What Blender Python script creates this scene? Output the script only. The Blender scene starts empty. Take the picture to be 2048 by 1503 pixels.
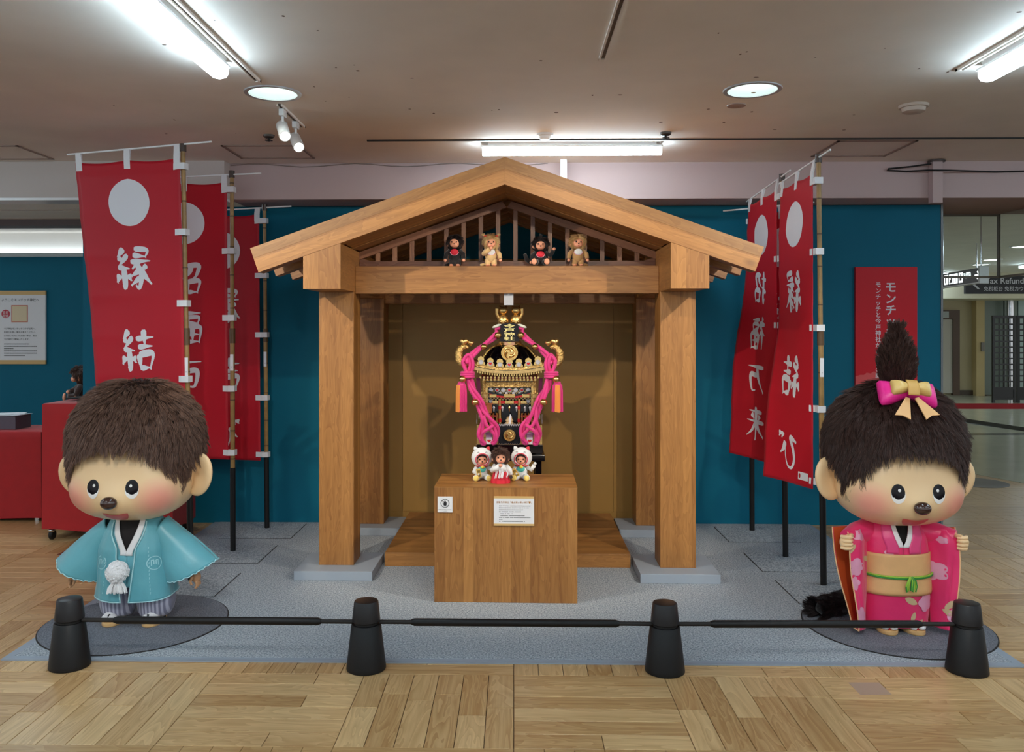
import bpy, bmesh, math, random
import numpy as np
from mathutils import Vector, Matrix, Euler, noise

random.seed(11)
rng = np.random.default_rng(5)
S = bpy.context.scene
COL = S.collection
PI = math.pi
sin, cos = math.sin, math.cos

# ---------------------------------------------------------------- camera
cam_data = bpy.data.cameras.new('camera')
cam = bpy.data.objects.new('camera', cam_data)
COL.objects.link(cam)
cam.location = (0, 0, 1.5)
cam.rotation_euler = (PI / 2, 0, math.radians(1.0))
cam_data.sensor_width = 36.0
cam_data.lens = 36.0 * 1700 / 2048
cam_data.shift_x = 26 / 2048
cam_data.shift_y = -91.5 / 2048
cam_data.clip_start = 0.05
S.camera = cam

# ---------------------------------------------------------------- world, view
w = bpy.data.worlds.new('store_interior')
S.world = w
w.use_nodes = True
w.node_tree.nodes['Background'].inputs[0].default_value = (0.93, 0.98, 1.0, 1)
w.node_tree.nodes['Background'].inputs[1].default_value = 0.45
S.view_settings.view_transform = 'Standard'
S.view_settings.look = 'None'
S.view_settings.gamma = 1.0
S.view_settings.use_curve_mapping = False
S.view_settings.exposure = 0.88
S.cycles.max_bounces = 8
S.cycles.diffuse_bounces = 4
S.cycles.glossy_bounces = 4
S.cycles.transparent_max_bounces = 12
S.cycles.sample_clamp_indirect = 6.0
S.cycles.caustics_reflective = False
S.cycles.caustics_refractive = False

TUBE_L = 17.0        # radiance of the fluorescent tubes
DOWN_L = 4.5        # radiance of the downlight lamps
SPOT_W = 80.0       # power of the track spots on the exhibit


def spot(name, loc, target, power, angle, blend, radius=0.03, col=(1.0, 0.86, 0.68)):
    ld = bpy.data.lights.new(name, 'SPOT')
    ld.energy = power
    ld.spot_size = math.radians(angle)
    ld.spot_blend = blend
    ld.shadow_soft_size = radius
    ld.color = col
    o = bpy.data.objects.new(name, ld)
    COL.objects.link(o)
    o.location = loc
    d = Vector(target) - Vector(loc)
    o.rotation_euler = d.to_track_quat('-Z', 'Y').to_euler()
    return o


SPOTS = [((-2.20, 3.20, 2.62), (-0.25, 5.5, 1.05), SPOT_W),
         ((2.06, 3.20, 2.62), (0.15, 5.5, 1.05), SPOT_W),
         ((0.40, 2.62, 2.64), (0.0, 5.3, 1.15), SPOT_W * 0.45)]
FIG_FILL_SPOTS = [((-1.0, 1.1, 2.62), (-1.9, 4.25, 0.8), 62.0), ((1.0, 1.1, 2.62), (1.95, 4.25, 0.8), 56.0)]  # unseen pair of spots, added to brighten the two figures
for a, b, pw in FIG_FILL_SPOTS:
    d_ = (Vector(b) - Vector(a)).normalized()
    spot('figure_fill_beam', Vector(a) + d_ * 0.09, b, pw, 46, 0.7, 0.03, (1.0, 0.93, 0.84))
for k, (a, b, pw) in enumerate(SPOTS):
    d_ = (Vector(b) - Vector(a)).normalized()
    spot('track_spot_beam', Vector(a) + d_ * 0.09, b, pw, 64, 0.6, 0.022)

# ---------------------------------------------------------------- helpers


def srgb(r, g, b):
    def f(c):
        c /= 255.0
        return c / 12.92 if c <= 0.04045 else ((c + 0.055) / 1.055) ** 2.4
    return (f(r), f(g), f(b), 1.0)


MATS = {}


def base_mat(name):
    m = bpy.data.materials.new(name)
    m.use_nodes = True
    nt = m.node_tree
    return m, nt, nt.nodes['Principled BSDF']


def N(nt, typ, **kw):
    n = nt.nodes.new(typ)
    for k, v in kw.items():
        setattr(n, k, v)
    return n


def math_node(nt, op, a, b=None):
    n = N(nt, 'ShaderNodeMath', operation=op)
    for i, x in enumerate((a, b)):
        if x is None:
            continue
        if isinstance(x, (int, float)):
            n.inputs[i].default_value = x
        else:
            nt.links.new(x, n.inputs[i])
    return n.outputs[0]


def ramp(nt, fac, stops):
    r = N(nt, 'ShaderNodeValToRGB')
    el = r.color_ramp.elements
    while len(el) < len(stops):
        el.new(0.5)
    for e, (p, c) in zip(el, stops):
        e.position = p
        e.color = c
    nt.links.new(fac, r.inputs[0])
    return r.outputs[0]


def plain(name, col, rough=0.5, metal=0.0, var=0.0, scale=30, bump=0.0, bscale=200, sheen=0.0, coat=0.0, spec=0.5,
          emit=None, estr=0.0):
    if name in MATS:
        return MATS[name]
    m, nt, p = base_mat(name)
    p.inputs['Base Color'].default_value = col
    p.inputs['Roughness'].default_value = rough
    p.inputs['Metallic'].default_value = metal
    p.inputs['Specular IOR Level'].default_value = spec
    p.inputs['Sheen Weight'].default_value = sheen
    p.inputs['Coat Weight'].default_value = coat
    tc = N(nt, 'ShaderNodeTexCoord')
    if var:
        n = N(nt, 'ShaderNodeTexNoise')
        n.inputs['Scale'].default_value = scale
        n.inputs['Detail'].default_value = 4
        nt.links.new(tc.outputs['Object'], n.inputs['Vector'])
        lo = tuple(c * (1 - var) for c in col[:3]) + (1,)
        hi = tuple(min(1, c * (1 + var)) for c in col[:3]) + (1,)
        nt.links.new(ramp(nt, n.outputs['Fac'], [(0.3, lo), (0.7, hi)]), p.inputs['Base Color'])
    if bump:
        n = N(nt, 'ShaderNodeTexNoise')
        n.inputs['Scale'].default_value = bscale
        n.inputs['Detail'].default_value = 3
        nt.links.new(tc.outputs['Object'], n.inputs['Vector'])
        b = N(nt, 'ShaderNodeBump')
        b.inputs['Strength'].default_value = bump
        b.inputs['Distance'].default_value = 0.01
        nt.links.new(n.outputs['Fac'], b.inputs['Height'])
        nt.links.new(b.outputs['Normal'], p.inputs['Normal'])
    if emit:
        p.inputs['Emission Color'].default_value = emit
        p.inputs['Emission Strength'].default_value = estr
    MATS[name] = m
    return m


def wood(name, axis, light, dark, strip=0.052, rough=0.42, contrast=1.0, knots=True, per_object=False, gscale=1.0, ring=0.16):
    """Printed timber: staves along one axis, each with its own tone, grain and a few knots."""
    if name in MATS:
        return MATS[name]
    m, nt, p = base_mat(name)
    L = nt.links
    tc = N(nt, 'ShaderNodeTexCoord')
    sep = N(nt, 'ShaderNodeSeparateXYZ')
    L.new(tc.outputs['Object'], sep.inputs[0])
    ax = 'XYZ'.index(axis)
    o = [sep.outputs[i] for i in range(3) if i != ax]
    l = sep.outputs[ax]
    ia = math_node(nt, 'FLOOR', math_node(nt, 'DIVIDE', math_node(nt, 'ADD', o[0], 5.0137), strip))
    ib = math_node(nt, 'FLOOR', math_node(nt, 'DIVIDE', math_node(nt, 'ADD', o[1], 5.0211), strip))
    cb = N(nt, 'ShaderNodeCombineXYZ')
    L.new(ia, cb.inputs[0])
    L.new(ib, cb.inputs[1])
    if per_object:
        oi = N(nt, 'ShaderNodeObjectInfo')
        L.new(math_node(nt, 'MULTIPLY', oi.outputs['Random'], 91.7), cb.inputs[2])
    wn = N(nt, 'ShaderNodeTexWhiteNoise')
    wn.noise_dimensions = '3D'
    L.new(cb.outputs[0], wn.inputs['Vector'])
    gv = N(nt, 'ShaderNodeCombineXYZ')
    off = math_node(nt, 'MULTIPLY', wn.outputs['Value'], 13.0)
    L.new(math_node(nt, 'ADD', o[0], off), gv.inputs[0])
    L.new(math_node(nt, 'ADD', o[1], off), gv.inputs[1])
    L.new(math_node(nt, 'ADD', math_node(nt, 'MULTIPLY', l, 0.05), off), gv.inputs[2])
    n1 = N(nt, 'ShaderNodeTexNoise')
    n1.inputs['Scale'].default_value = 62 * gscale
    n1.inputs['Detail'].default_value = 5
    n1.inputs['Roughness'].default_value = 0.62
    n1.inputs['Distortion'].default_value = 0.4
    L.new(gv.outputs[0], n1.inputs['Vector'])
    gv2 = N(nt, 'ShaderNodeVectorMath', operation='MULTIPLY')
    sc = [1, 1, 1]
    L.new(gv.outputs[0], gv2.inputs[0])
    gv2.inputs[1].default_value = (1, 1, 3)
    n2 = N(nt, 'ShaderNodeTexNoise')
    n2.inputs['Scale'].default_value = 11 * gscale
    n2.inputs['Detail'].default_value = 2
    n2.inputs['Distortion'].default_value = 1.2
    L.new(gv2.outputs[0], n2.inputs['Vector'])
    # rings of the cathedral grain
    rg = math_node(nt, 'FRACT', math_node(nt, 'MULTIPLY', n2.outputs['Fac'], 9.0))
    f = math_node(nt, 'MULTIPLY', n1.outputs['Fac'], 0.50)
    f = math_node(nt, 'ADD', f, math_node(nt, 'MULTIPLY', rg, ring))
    f = math_node(nt, 'ADD', f, math_node(nt, 'MULTIPLY', wn.outputs['Value'], 0.28 * contrast))
    col = ramp(nt, f, [(0.28, dark), (0.52, tuple((a + b) / 2 for a, b in zip(dark, light))), (0.78, light)])
    if knots:
        kv = N(nt, 'ShaderNodeCombineXYZ')
        L.new(o[0], kv.inputs[0])
        L.new(o[1], kv.inputs[1])
        L.new(math_node(nt, 'MULTIPLY', l, 0.55), kv.inputs[2])
        vo = N(nt, 'ShaderNodeTexVoronoi')
        vo.inputs['Scale'].default_value = 4.6
        L.new(kv.outputs[0], vo.inputs['Vector'])
        k = ramp(nt, vo.outputs['Distance'], [(0.04, (1, 1, 1, 1)), (0.13, (0, 0, 0, 1))])
        mx = N(nt, 'ShaderNodeMix', data_type='RGBA')
        L.new(math_node(nt, 'MULTIPLY', k, 0.6), mx.inputs[0])
        L.new(col, mx.inputs[6])
        mx.inputs[7].default_value = tuple(c * 0.55 for c in dark[:3]) + (1,)
        col = mx.outputs[2]
    L.new(col, p.inputs['Base Color'])
    p.inputs['Roughness'].default_value = rough
    b = N(nt, 'ShaderNodeBump')
    b.inputs['Strength'].default_value = 0.06
    b.inputs['Distance'].default_value = 0.004
    L.new(n1.outputs['Fac'], b.inputs['Height'])
    L.new(b.outputs['Normal'], p.inputs['Normal'])
    MATS[name] = m
    return m


class MB:
    """Collects shapes; build() links them as one mesh object."""

    def __init__(self):
        self.v = []
        self.f = []

    def add(self, vs, fs):
        o = len(self.v)
        self.v.extend(Vector(a) for a in vs)
        self.f.extend(tuple(i + o for i in f) for f in fs)
        return self

    def box(self, x0, x1, y0, y1, z0, z1, M=None):
        vs = [Vector((x, y, z)) for z in (z0, z1) for y in (y0, y1) for x in (x0, x1)]
        if M is not None:
            vs = [M @ a for a in vs]
        return self.add(vs, [(0, 2, 3, 1), (4, 5, 7, 6), (0, 1, 5, 4), (2, 6, 7, 3), (0, 4, 6, 2), (1, 3, 7, 5)])

    def loft(self, rings, cap0=True, cap1=True, closed=True):
        n = len(rings[0])
        vs = [p for r in rings for p in r]
        fs = []
        for i in range(len(rings) - 1):
            for j in range(n if closed else n - 1):
                k = (j + 1) % n
                fs.append((i * n + j, i * n + k, (i + 1) * n + k, (i + 1) * n + j))
        if cap0:
            fs.append(tuple(reversed(range(n))))
        if cap1:
            fs.append(tuple(range((len(rings) - 1) * n, len(rings) * n)))
        return self.add(vs, fs)

    def tube(self, pts, r, n=8, caps=True):
        pts = [Vector(p) for p in pts]
        m = len(pts)
        rs = r if isinstance(r, (list, tuple)) else [r] * m
        t0 = (pts[1] - pts[0]).normalized()
        up = Vector((0, 0, 1)) if abs(t0.z) < 0.9 else Vector((1, 0, 0))
        nx = t0.cross(up).normalized()
        rings = []
        for i in range(m):
            if i == 0:
                t = t0
            elif i == m - 1:
                t = (pts[-1] - pts[-2]).normalized()
            else:
                t = (pts[i + 1] - pts[i - 1]).normalized()
            nx = (nx - t * nx.dot(t)).normalized()
            ny = t.cross(nx)
            rings.append([pts[i] + (nx * cos(2 * PI * k / n) + ny * sin(2 * PI * k / n)) * rs[i] for k in range(n)])
        return self.loft(rings, caps, caps)

    def lathe(self, prof, n=20, M=None, caps=True):
        rings = []
        for r, z in prof:
            ring = [Vector((r * cos(2 * PI * k / n), r * sin(2 * PI * k / n), z)) for k in range(n)]
            rings.append([M @ a for a in ring] if M is not None else ring)
        return self.loft(rings, caps, caps)

    def ell(self, c, r, nu=16, nv=10, M=None, p=2.0):
        if not isinstance(r, (tuple, list)):
            r = (r, r, r)
        c = Vector(c)
        rings = []
        for i in range(nv + 1):
            th = PI * i / nv
            th = min(max(th, 0.02), PI - 0.02)
            ring = []
            for k in range(nu):
                ph = 2 * PI * k / nu
                d = Vector((sin(th) * cos(ph), sin(th) * sin(ph), -cos(th)))
                if p != 2.0:
                    d /= (abs(d.x) ** p + abs(d.y) ** p + abs(d.z) ** p) ** (1 / p)
                q = Vector((d.x * r[0], d.y * r[1], d.z * r[2]))
                if M is not None:
                    q = M @ q
                ring.append(c + q)
            rings.append(ring)
        return self.loft(rings)

    def prism(self, poly, d0, d1, M=None):
        """poly: (x, z) outline, extruded along y from d0 to d1."""
        n = len(poly)
        vs = [Vector((x, d0, z)) for x, z in poly] + [Vector((x, d1, z)) for x, z in poly]
        if M is not None:
            vs = [M @ a for a in vs]
        fs = [tuple(range(n)), tuple(reversed(range(n, 2 * n)))]
        fs += [(i, i + n, (i + 1) % n + n, (i + 1) % n) for i in range(n)]
        return self.add(vs, fs)

    def grid(self, fn, ns, nt):
        vs = [fn(i / ns, j / nt) for j in range(nt + 1) for i in range(ns + 1)]
        fs = [(j * (ns + 1) + i, j * (ns + 1) + i + 1, (j + 1) * (ns + 1) + i + 1, (j + 1) * (ns + 1) + i)
              for j in range(nt) for i in range(ns)]
        return self.add(vs, fs)

    def mesh(self, name, smooth=None):
        me = bpy.data.meshes.new(name)
        me.from_pydata(self.v, [], self.f)
        me.update()
        bm = bmesh.new()
        bm.from_mesh(me)
        bmesh.ops.recalc_face_normals(bm, faces=bm.faces)
        bm.to_mesh(me)
        bm.free()
        if smooth is not None:
            me.polygons.foreach_set('use_smooth', [True] * len(me.polygons))
            if smooth < 180:
                me.set_sharp_from_angle(angle=math.radians(smooth))
        return me

    def build(self, name, m, parent=None, smooth=None, bevel=0.0, solid=0.0, sub=0, loc=None, rot=None, kind=None):
        me = self.mesh(name, smooth)
        return link(name, me, m, parent, bevel, solid, sub, loc, rot, kind)


def link(name, me, m, parent=None, bevel=0.0, solid=0.0, sub=0, loc=None, rot=None, kind=None):
    if m is not None and not me.materials:
        me.materials.append(m)
    o = bpy.data.objects.new(name, me)
    COL.objects.link(o)
    if parent is not None:
        o.parent = parent
    if loc is not None:
        o.location = loc
    if rot is not None:
        o.rotation_euler = rot
    if solid:
        md = o.modifiers.new('thickness', 'SOLIDIFY')
        md.thickness = solid
        md.offset = 0
    if bevel:
        md = o.modifiers.new('edge', 'BEVEL')
        md.width = bevel
        md.segments = 2
        md.limit_method = 'ANGLE'
        md.angle_limit = math.radians(40)
    if sub:
        md = o.modifiers.new('smooth', 'SUBSURF')
        md.levels = sub
        md.render_levels = sub
    if kind:
        o['kind'] = kind
    return o


def thing(name, label, cat, loc=(0, 0, 0), rz=0.0, group=None):
    o = bpy.data.objects.new(name, None)
    o.empty_display_size = 0.1
    COL.objects.link(o)
    o.location = loc
    o.rotation_euler = (0, 0, rz)
    return tag(o, label, cat, group)


def tag(o, label, cat, group=None):
    o['label'] = label
    o['category'] = cat
    if group:
        o['group'] = group
    return o


def structure(name, mb, m, **kw):
    return mb.build(name, m, kind='structure', **kw)


def dup(root, loc=None, rz=None, label=None):
    r = root.copy()
    COL.objects.link(r)
    if loc is not None:
        r.location = loc
    if rz is not None:
        r.rotation_euler = (0, 0, rz)
    if label:
        r['label'] = label
    for ch in list(root.children):
        c = ch.copy()
        COL.objects.link(c)
        c.parent = r
        for g in list(ch.children):
            d = g.copy()
            COL.objects.link(d)
            d.parent = c
    return r


_text_cache = {}


def glyphs(s, off=0.0, shear=0.0, extrude=0.0):
    """A line of lettering as (vertices, faces, width) one unit high, baseline at 0."""
    key = (s, off, shear)
    if key in _text_cache:
        return _text_cache[key]
    cu = bpy.data.curves.new('lettering', 'FONT')
    cu.body = s
    cu.size = 1.0
    cu.offset = off
    cu.shear = shear
    cu.resolution_u = 3
    o = bpy.data.objects.new('lettering', cu)
    COL.objects.link(o)
    bpy.context.view_layer.update()
    dg = bpy.context.evaluated_depsgraph_get()
    me = bpy.data.meshes.new_from_object(o.evaluated_get(dg))
    vs = [Vector(v.co) for v in me.vertices]
    fs = [tuple(p.vertices) for p in me.polygons]
    bpy.data.objects.remove(o)
    bpy.data.meshes.remove(me)
    x0 = min((v.x for v in vs), default=0)
    x1 = max((v.x for v in vs), default=0)
    _text_cache[key] = (vs, fs, x0, x1)
    return _text_cache[key]


def put_text(mb, s, x, z, size, y, off=0.0, align='l', shear=0.0, sx=1.0, flip=False):
    """Lettering standing in the XZ plane at depth y, facing -Y."""
    vs, fs, x0, x1 = glyphs(s, off, shear)
    wd = (x1 - x0) * size * sx
    dx = {'l': 0, 'c': -wd / 2, 'r': -wd}[align]
    out = []
    for v in vs:
        px = (v.x - x0) * size * sx + dx
        out.append((x - px if flip else x + px, y, z + v.y * size))
    mb.add(out, fs)


def fur(name, parent, m, roots, normals, combs, length, lift, r0, jitter=0.35, npts=4, curl=0.0, clump=0):
    """Strands as hair curves: roots (n,3), unit normals and comb directions."""
    n = len(roots)
    hc = bpy.data.hair_curves.new(name)
    hc.add_curves([npts] * n)
    d = combs + normals * lift + rng.normal(0, jitter, (n, 3))
    d /= np.linalg.norm(d, axis=1, keepdims=True) + 1e-9
    ln = (length * rng.uniform(0.65, 1.25, n))[:, None]
    pts = np.zeros((n, npts, 3), 'f')
    if clump:
        cc = rng.choice(n, min(clump, n), replace=False)
        near = np.zeros(n, int)
        for i in range(0, n, 2000):
            dd = ((roots[i:i + 2000, None, :] - roots[cc][None]) ** 2).sum(2)
            near[i:i + 2000] = dd.argmin(1)
        lc = rng.uniform(.75, 1.25, len(cc))
        sw = rng.normal(0, .16, (len(cc), 3))
        ln *= lc[near][:, None]
        tip = roots[cc][near] + (d[cc][near] + sw[near] + combs[cc][near] * .45) * length
    for k in range(npts):
        t = k / (npts - 1)
        bend = combs * (t * t * 0.45) + np.array([0, 0, -1.0]) * (t * t * curl)
        q = roots + (d * t + bend * 1.0) * ln
        if clump:
            q = q + (tip - q) * (t ** 1.6) * .55
        pts[:, k] = q
    hc.attributes['position'].data.foreach_set('vector', pts.reshape(-1))
    rad = np.tile(np.array([r0 * (1 - 0.8 * k / (npts - 1)) for k in range(npts)], 'f'), n)
    if 'radius' not in hc.attributes:
        hc.attributes.new('radius', 'FLOAT', 'POINT')
    hc.attributes['radius'].data.foreach_set('value', rad)
    hc.materials.append(m)
    o = bpy.data.objects.new(name, hc)
    COL.objects.link(o)
    o.parent = parent
    o['kind'] = 'stuff'
    return o
# ---------------------------------------------------------------- materials
WHITE = srgb(238, 236, 232)
M_ceil = plain('ceiling_paint', srgb(242, 234, 225), 0.75, var=0.035, scale=3)
M_head = plain('bulkhead_paint', srgb(198, 176, 174), 0.75, spec=0.2)
M_teal = plain('teal_paint', srgb(7, 104, 130), 0.6, var=0.04, scale=2, spec=0.2)
M_gold_panel = plain('ochre_panel', srgb(166, 126, 60), 0.5, var=0.03, scale=4)
M_white = plain('white_paint', WHITE, 0.45)
M_white_gloss = plain('white_enamel', srgb(240, 242, 244), 0.25)
M_dark = plain('dark_gap', srgb(30, 26, 24), 0.7)
M_black = plain('black_plastic', srgb(22, 21, 22), 0.45, bump=0.05, bscale=300, spec=0.3)
M_black_gloss = plain('black_lacquer', srgb(10, 9, 14), 0.12)
M_greybase = plain('grey_base_paint', srgb(156, 166, 178), 0.6)
M_red_cloth = plain('red_tablecloth', srgb(168, 14, 22), 0.75, var=0.06, scale=14, sheen=0.2)
M_brown_mat = plain('brown_mat', srgb(112, 62, 44), 0.5, var=0.08, scale=20)
M_steel = plain('chrome', srgb(210, 210, 212), 0.15, metal=1)
M_tube = plain('tube_light', (1, 1, 1, 1), emit=(0.66, 0.87, 1.0, 1), estr=TUBE_L)
M_downlamp = plain('downlight_lamp', (1, 1, 1, 1), emit=(0.88, 1.0, 0.96, 1), estr=DOWN_L)
M_cone = plain('downlight_reflector', srgb(226, 240, 236), 0.3)
M_spotface = plain('spot_lens', (1, 1, 1, 1), emit=(1.0, 0.92, 0.8, 1), estr=6)
M_cove = plain('cove_lamp', (1, 1, 1, 1), emit=(0.85, 0.95, 1.0, 1), estr=3.0)
W_L, W_D = srgb(188, 133, 72), srgb(136, 88, 42)
W_x = wood('timber_x', 'X', W_L, W_D)
W_x2 = wood('timber_x_pale', 'X', srgb(172, 124, 70), srgb(134, 92, 46))
W_y = wood('timber_y', 'Y', W_L, W_D)
W_z = wood('timber_z', 'Z', W_L, W_D)
SL_z = wood('walnut_z', 'Z', srgb(176, 126, 92), srgb(112, 72, 54), strip=0.2, per_object=True)
SL_x = wood('walnut_x', 'X', srgb(158, 108, 78), srgb(100, 62, 46), strip=0.2)
FL = wood('oak_plank', 'X', srgb(226, 192, 142), srgb(170, 128, 80), strip=3.0, rough=0.30, knots=False,
          per_object=True, contrast=1.0, gscale=0.8, ring=0.20)


def carpet_mat(name, lo, hi, scale=170):
    m, nt, p = base_mat(name)
    tc = N(nt, 'ShaderNodeTexCoord')
    n = N(nt, 'ShaderNodeTexNoise')
    n.inputs['Scale'].default_value = scale
    n.inputs['Detail'].default_value = 3
    n.inputs['Roughness'].default_value = 0.7
    nt.links.new(tc.outputs['Object'], n.inputs['Vector'])
    nt.links.new(ramp(nt, n.outputs['Fac'], [(0.36, lo), (0.64, hi)]), p.inputs['Base Color'])
    p.inputs['Roughness'].default_value = 0.95
    p.inputs['Specular IOR Level'].default_value = 0.15
    b = N(nt, 'ShaderNodeBump')
    b.inputs['Strength'].default_value = 0.5
    b.inputs['Distance'].default_value = 0.006
    nt.links.new(n.outputs['Fac'], b.inputs['Height'])
    nt.links.new(b.outputs['Normal'], p.inputs['Normal'])
    return m


M_carpet = carpet_mat('grey_carpet', srgb(110, 120, 131), srgb(198, 206, 213), 120)
M_carpet_edge = plain('carpet_edging', srgb(150, 162, 176), 0.5)
M_roundmat = carpet_mat('dark_grey_felt', srgb(92, 96, 106), srgb(138, 142, 151), 150)

# ---------------------------------------------------------------- floor: basket-weave parquet
floor = structure('floor', MB().box(-9, 16, -4, 24, -0.05, -0.006), plain('floor_screed', srgb(70, 50, 34), 0.8))
BS, Y0 = 0.65, 3.70
PW = BS / 6
_pl = {}


def plank_mesh(ln):
    k = round(ln, 3)
    if k not in _pl:
        g = 0.0013
        mb = MB()
        a, b = ln / 2 - g, PW / 2 - g
        c = 0.0012
        vs = [(-a, -b, -.006), (a, -b, -.006), (a, b, -.006), (-a, b, -.006),
              (-a, -b, -c), (a, -b, -c), (a, b, -c), (-a, b, -c),
              (-a + c, -b + c, 0), (a - c, -b + c, 0), (a - c, b - c, 0), (-a + c, b - c, 0)]
        fs = [(8, 9, 10, 11)]
        for i in range(4):
            j = (i + 1) % 4
            fs += [(i, j, j + 4, i + 4), (i + 4, j + 4, j + 8, i + 8)]
        mb.add(vs, fs)
        _pl[k] = mb.mesh('plank')
        _pl[k].materials.append(FL)
    return _pl[k]


planks = []
prng = random.Random(4)
for i in range(-14, 16):
    for j in range(-3, 10):
        bx, by = i * BS, Y0 + j * BS
        cx, cy = bx + BS / 2, by + BS / 2
        lim = 0.62 * max(cy, 0.1) + 0.6
        if abs(cx) > lim or cy < 2.4:
            continue
        along_y = (i + j) % 2 == 0
        for r in range(6):
            cuts = prng.choice([[BS], [BS], [0.39, 0.26], [0.26, 0.39], [0.325, 0.325], [0.45, 0.2]])
            u = 0
            for ln in cuts:
                mid = u + ln / 2
                off = (r + 0.5) * PW
                if along_y:
                    planks.append((bx + off, by + mid, ln, PI / 2))
                else:
                    planks.append((bx + mid, by + off, ln, 0.0))
                u += ln
# keep only what can show: not wholly under the carpet
half = lambda p: ((PW, p[2]) if p[3] else (p[2], PW))
planks = [p for p in planks if not (p[0] - half(p)[0] / 2 > -2.32 and p[0] + half(p)[0] / 2 < 2.27 and p[1] - half(p)[1] / 2 > 3.85 and p[1] < 6.55)]
in_view = lambda p: abs(p[0] + 0.03) < 0.607 * p[1] + 0.1 and p[1] > 3.0
planks.sort(key=lambda p: (not in_view(p), p[0] ** 2 + p[1] ** 2))
rest = MB()
for k, (x, y, ln, rz) in enumerate(planks):
    me = plank_mesh(ln)
    if k < 300:
        link('plank', me, None, floor, loc=(x, y, 0), rot=(0, 0, rz))
    else:
        a, b = ln / 2 - .0011, PW / 2 - .0011
        R = Matrix.Translation((x, y, 0)) @ Matrix.Rotation(rz, 4, 'Z')
        rest.box(-a, a, -b, b, -.006, 0, R)
rest.build('plank', wood('oak_plank_far', 'X', srgb(214, 180, 130), srgb(172, 132, 84), strip=0.65, rough=0.3, knots=False),
           floor, kind='stuff')
# polished stone floor of the corridor on the right, with dark inlaid lines
stone = structure('floor_corridor', MB().add(
    [(6.15, 5.2, .0005), (5.07, 8.2, .0005), (4.80, 8.95, .0005), (3.3, 13.2, .0005), (3.3, 24, .0005), (16, 24, .0005), (16, 5.2, .0005),
     (6.15, 5.2, .003), (5.07, 8.2, .003), (4.80, 8.95, .003), (3.3, 13.2, .003), (3.3, 24, .003), (16, 24, .003), (16, 5.2, .003)],
    [(0, 1, 2, 3, 4, 5, 6), (13, 12, 11, 10, 9, 8, 7)] + [(i, (i + 1) % 7, (i + 1) % 7 + 7, i + 7) for i in range(7)]),
    plain('polished_stone', srgb(186, 184, 164), 0.16, var=0.05, scale=3))
inl = plain('stone_inlay', srgb(46, 46, 44), 0.2)
MB().tube([(7.35, 14.35, .003), (7.62, 12.75, .003)], 0.05, 4).build('inlay_line', inl, stone)
for a, b in (((6.5, 12.35), (9.5, 12.45)), ((7.2, 14.6), (7.72, 12.42))):
    d = (Vector((b[0], b[1], 0)) - Vector((a[0], a[1], 0)))
    n = Vector((-d.y, d.x, 0)).normalized() * 0.09
    A, Bv = Vector((a[0], a[1], .0035)), Vector((b[0], b[1], .0035))
    up = Vector((0, 0, .001))
    MB().loft([[A - n, A + n, A + n + up, A - n + up], [Bv - n, Bv + n, Bv + n + up, Bv - n + up]]).build('inlay_line', inl, stone)
for o in [c for c in stone.children if len(c.data.vertices) == 8 and c.data.vertices[0].co.z < 0]:
    pass

# ---------------------------------------------------------------- ceiling with round openings
def ceiling_with_holes(holes):
    bm = bmesh.new()
    outer = [bm.verts.new(p) for p in ((-9, -4, 2.73), (16, -4, 2.73), (16, 24, 2.73), (-9, 24, 2.73))]
    es = [bm.edges.new((outer[i], outer[(i + 1) % 4])) for i in range(4)]
    for x, y, r in holes:
        ring = [bm.verts.new((x + r * cos(2 * PI * k / 40), y + r * sin(2 * PI * k / 40), 2.73)) for k in range(40)]
        es += [bm.edges.new((ring[i], ring[(i + 1) % 40])) for i in range(40)]
    bmesh.ops.triangle_fill(bm, use_beauty=True, use_dissolve=False, edges=es)
    me = bpy.data.meshes.new('ceiling')
    bm.to_mesh(me)
    bm.free()
    return me


DOWN = [(-1.25, 4.39, 0.125), (1.22, 4.37, 0.125)]
ceil = link('ceiling', ceiling_with_holes(DOWN), M_ceil, kind='structure')
# access hatches: outline joints set in the ceiling
def hatch(x0, x1, y0, y1):
    t = 0.018
    mb = MB()
    for a in ((x0, x1, y0, y0 + t), (x0, x1, y1 - t, y1), (x0, x0 + t, y0, y1), (x1 - t, x1, y0, y1)):
        mb.box(a[0], a[1], a[2], a[3], 2.724, 2.731)
    mb.build('hatch_frame', plain('hatch_joint', srgb(150, 128, 118), 0.6), ceil)


hatch(2.10, 2.62, 5.55, 6.05)
hatch(-1.95, -1.42, 5.62, 6.05)
hatch(-3.9, -3.3, 5.6, 6.05)
hatch(-6.4, -4.3, 8.6, 9.3)
MB().box(-0.95, 6.5, 5.475, 5.493, 2.722, 2.731).build('joint_strip', M_dark, ceil)
MB().box(-0.95, 6.5, 5.493, 5.53, 2.725, 2.731).build('joint_strip', M_ceil, ceil)
spk = MB()
for k in range(46):
    x, y = prng.uniform(-2.2, 2.6), prng.uniform(3.3, 5.3)
    s = prng.uniform(0.003, 0.008)
    spk.lathe([(s, 2.7295), (s, 2.731)], 7, Matrix.Translation((x, y, 0)) @ Matrix.Diagonal((prng.uniform(.6, 2), prng.uniform(.6, 2), 1, 1)))
spk.build('screw_hole', plain('ceiling_mark', srgb(120, 98, 84), 0.8), ceil, kind='stuff')

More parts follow.
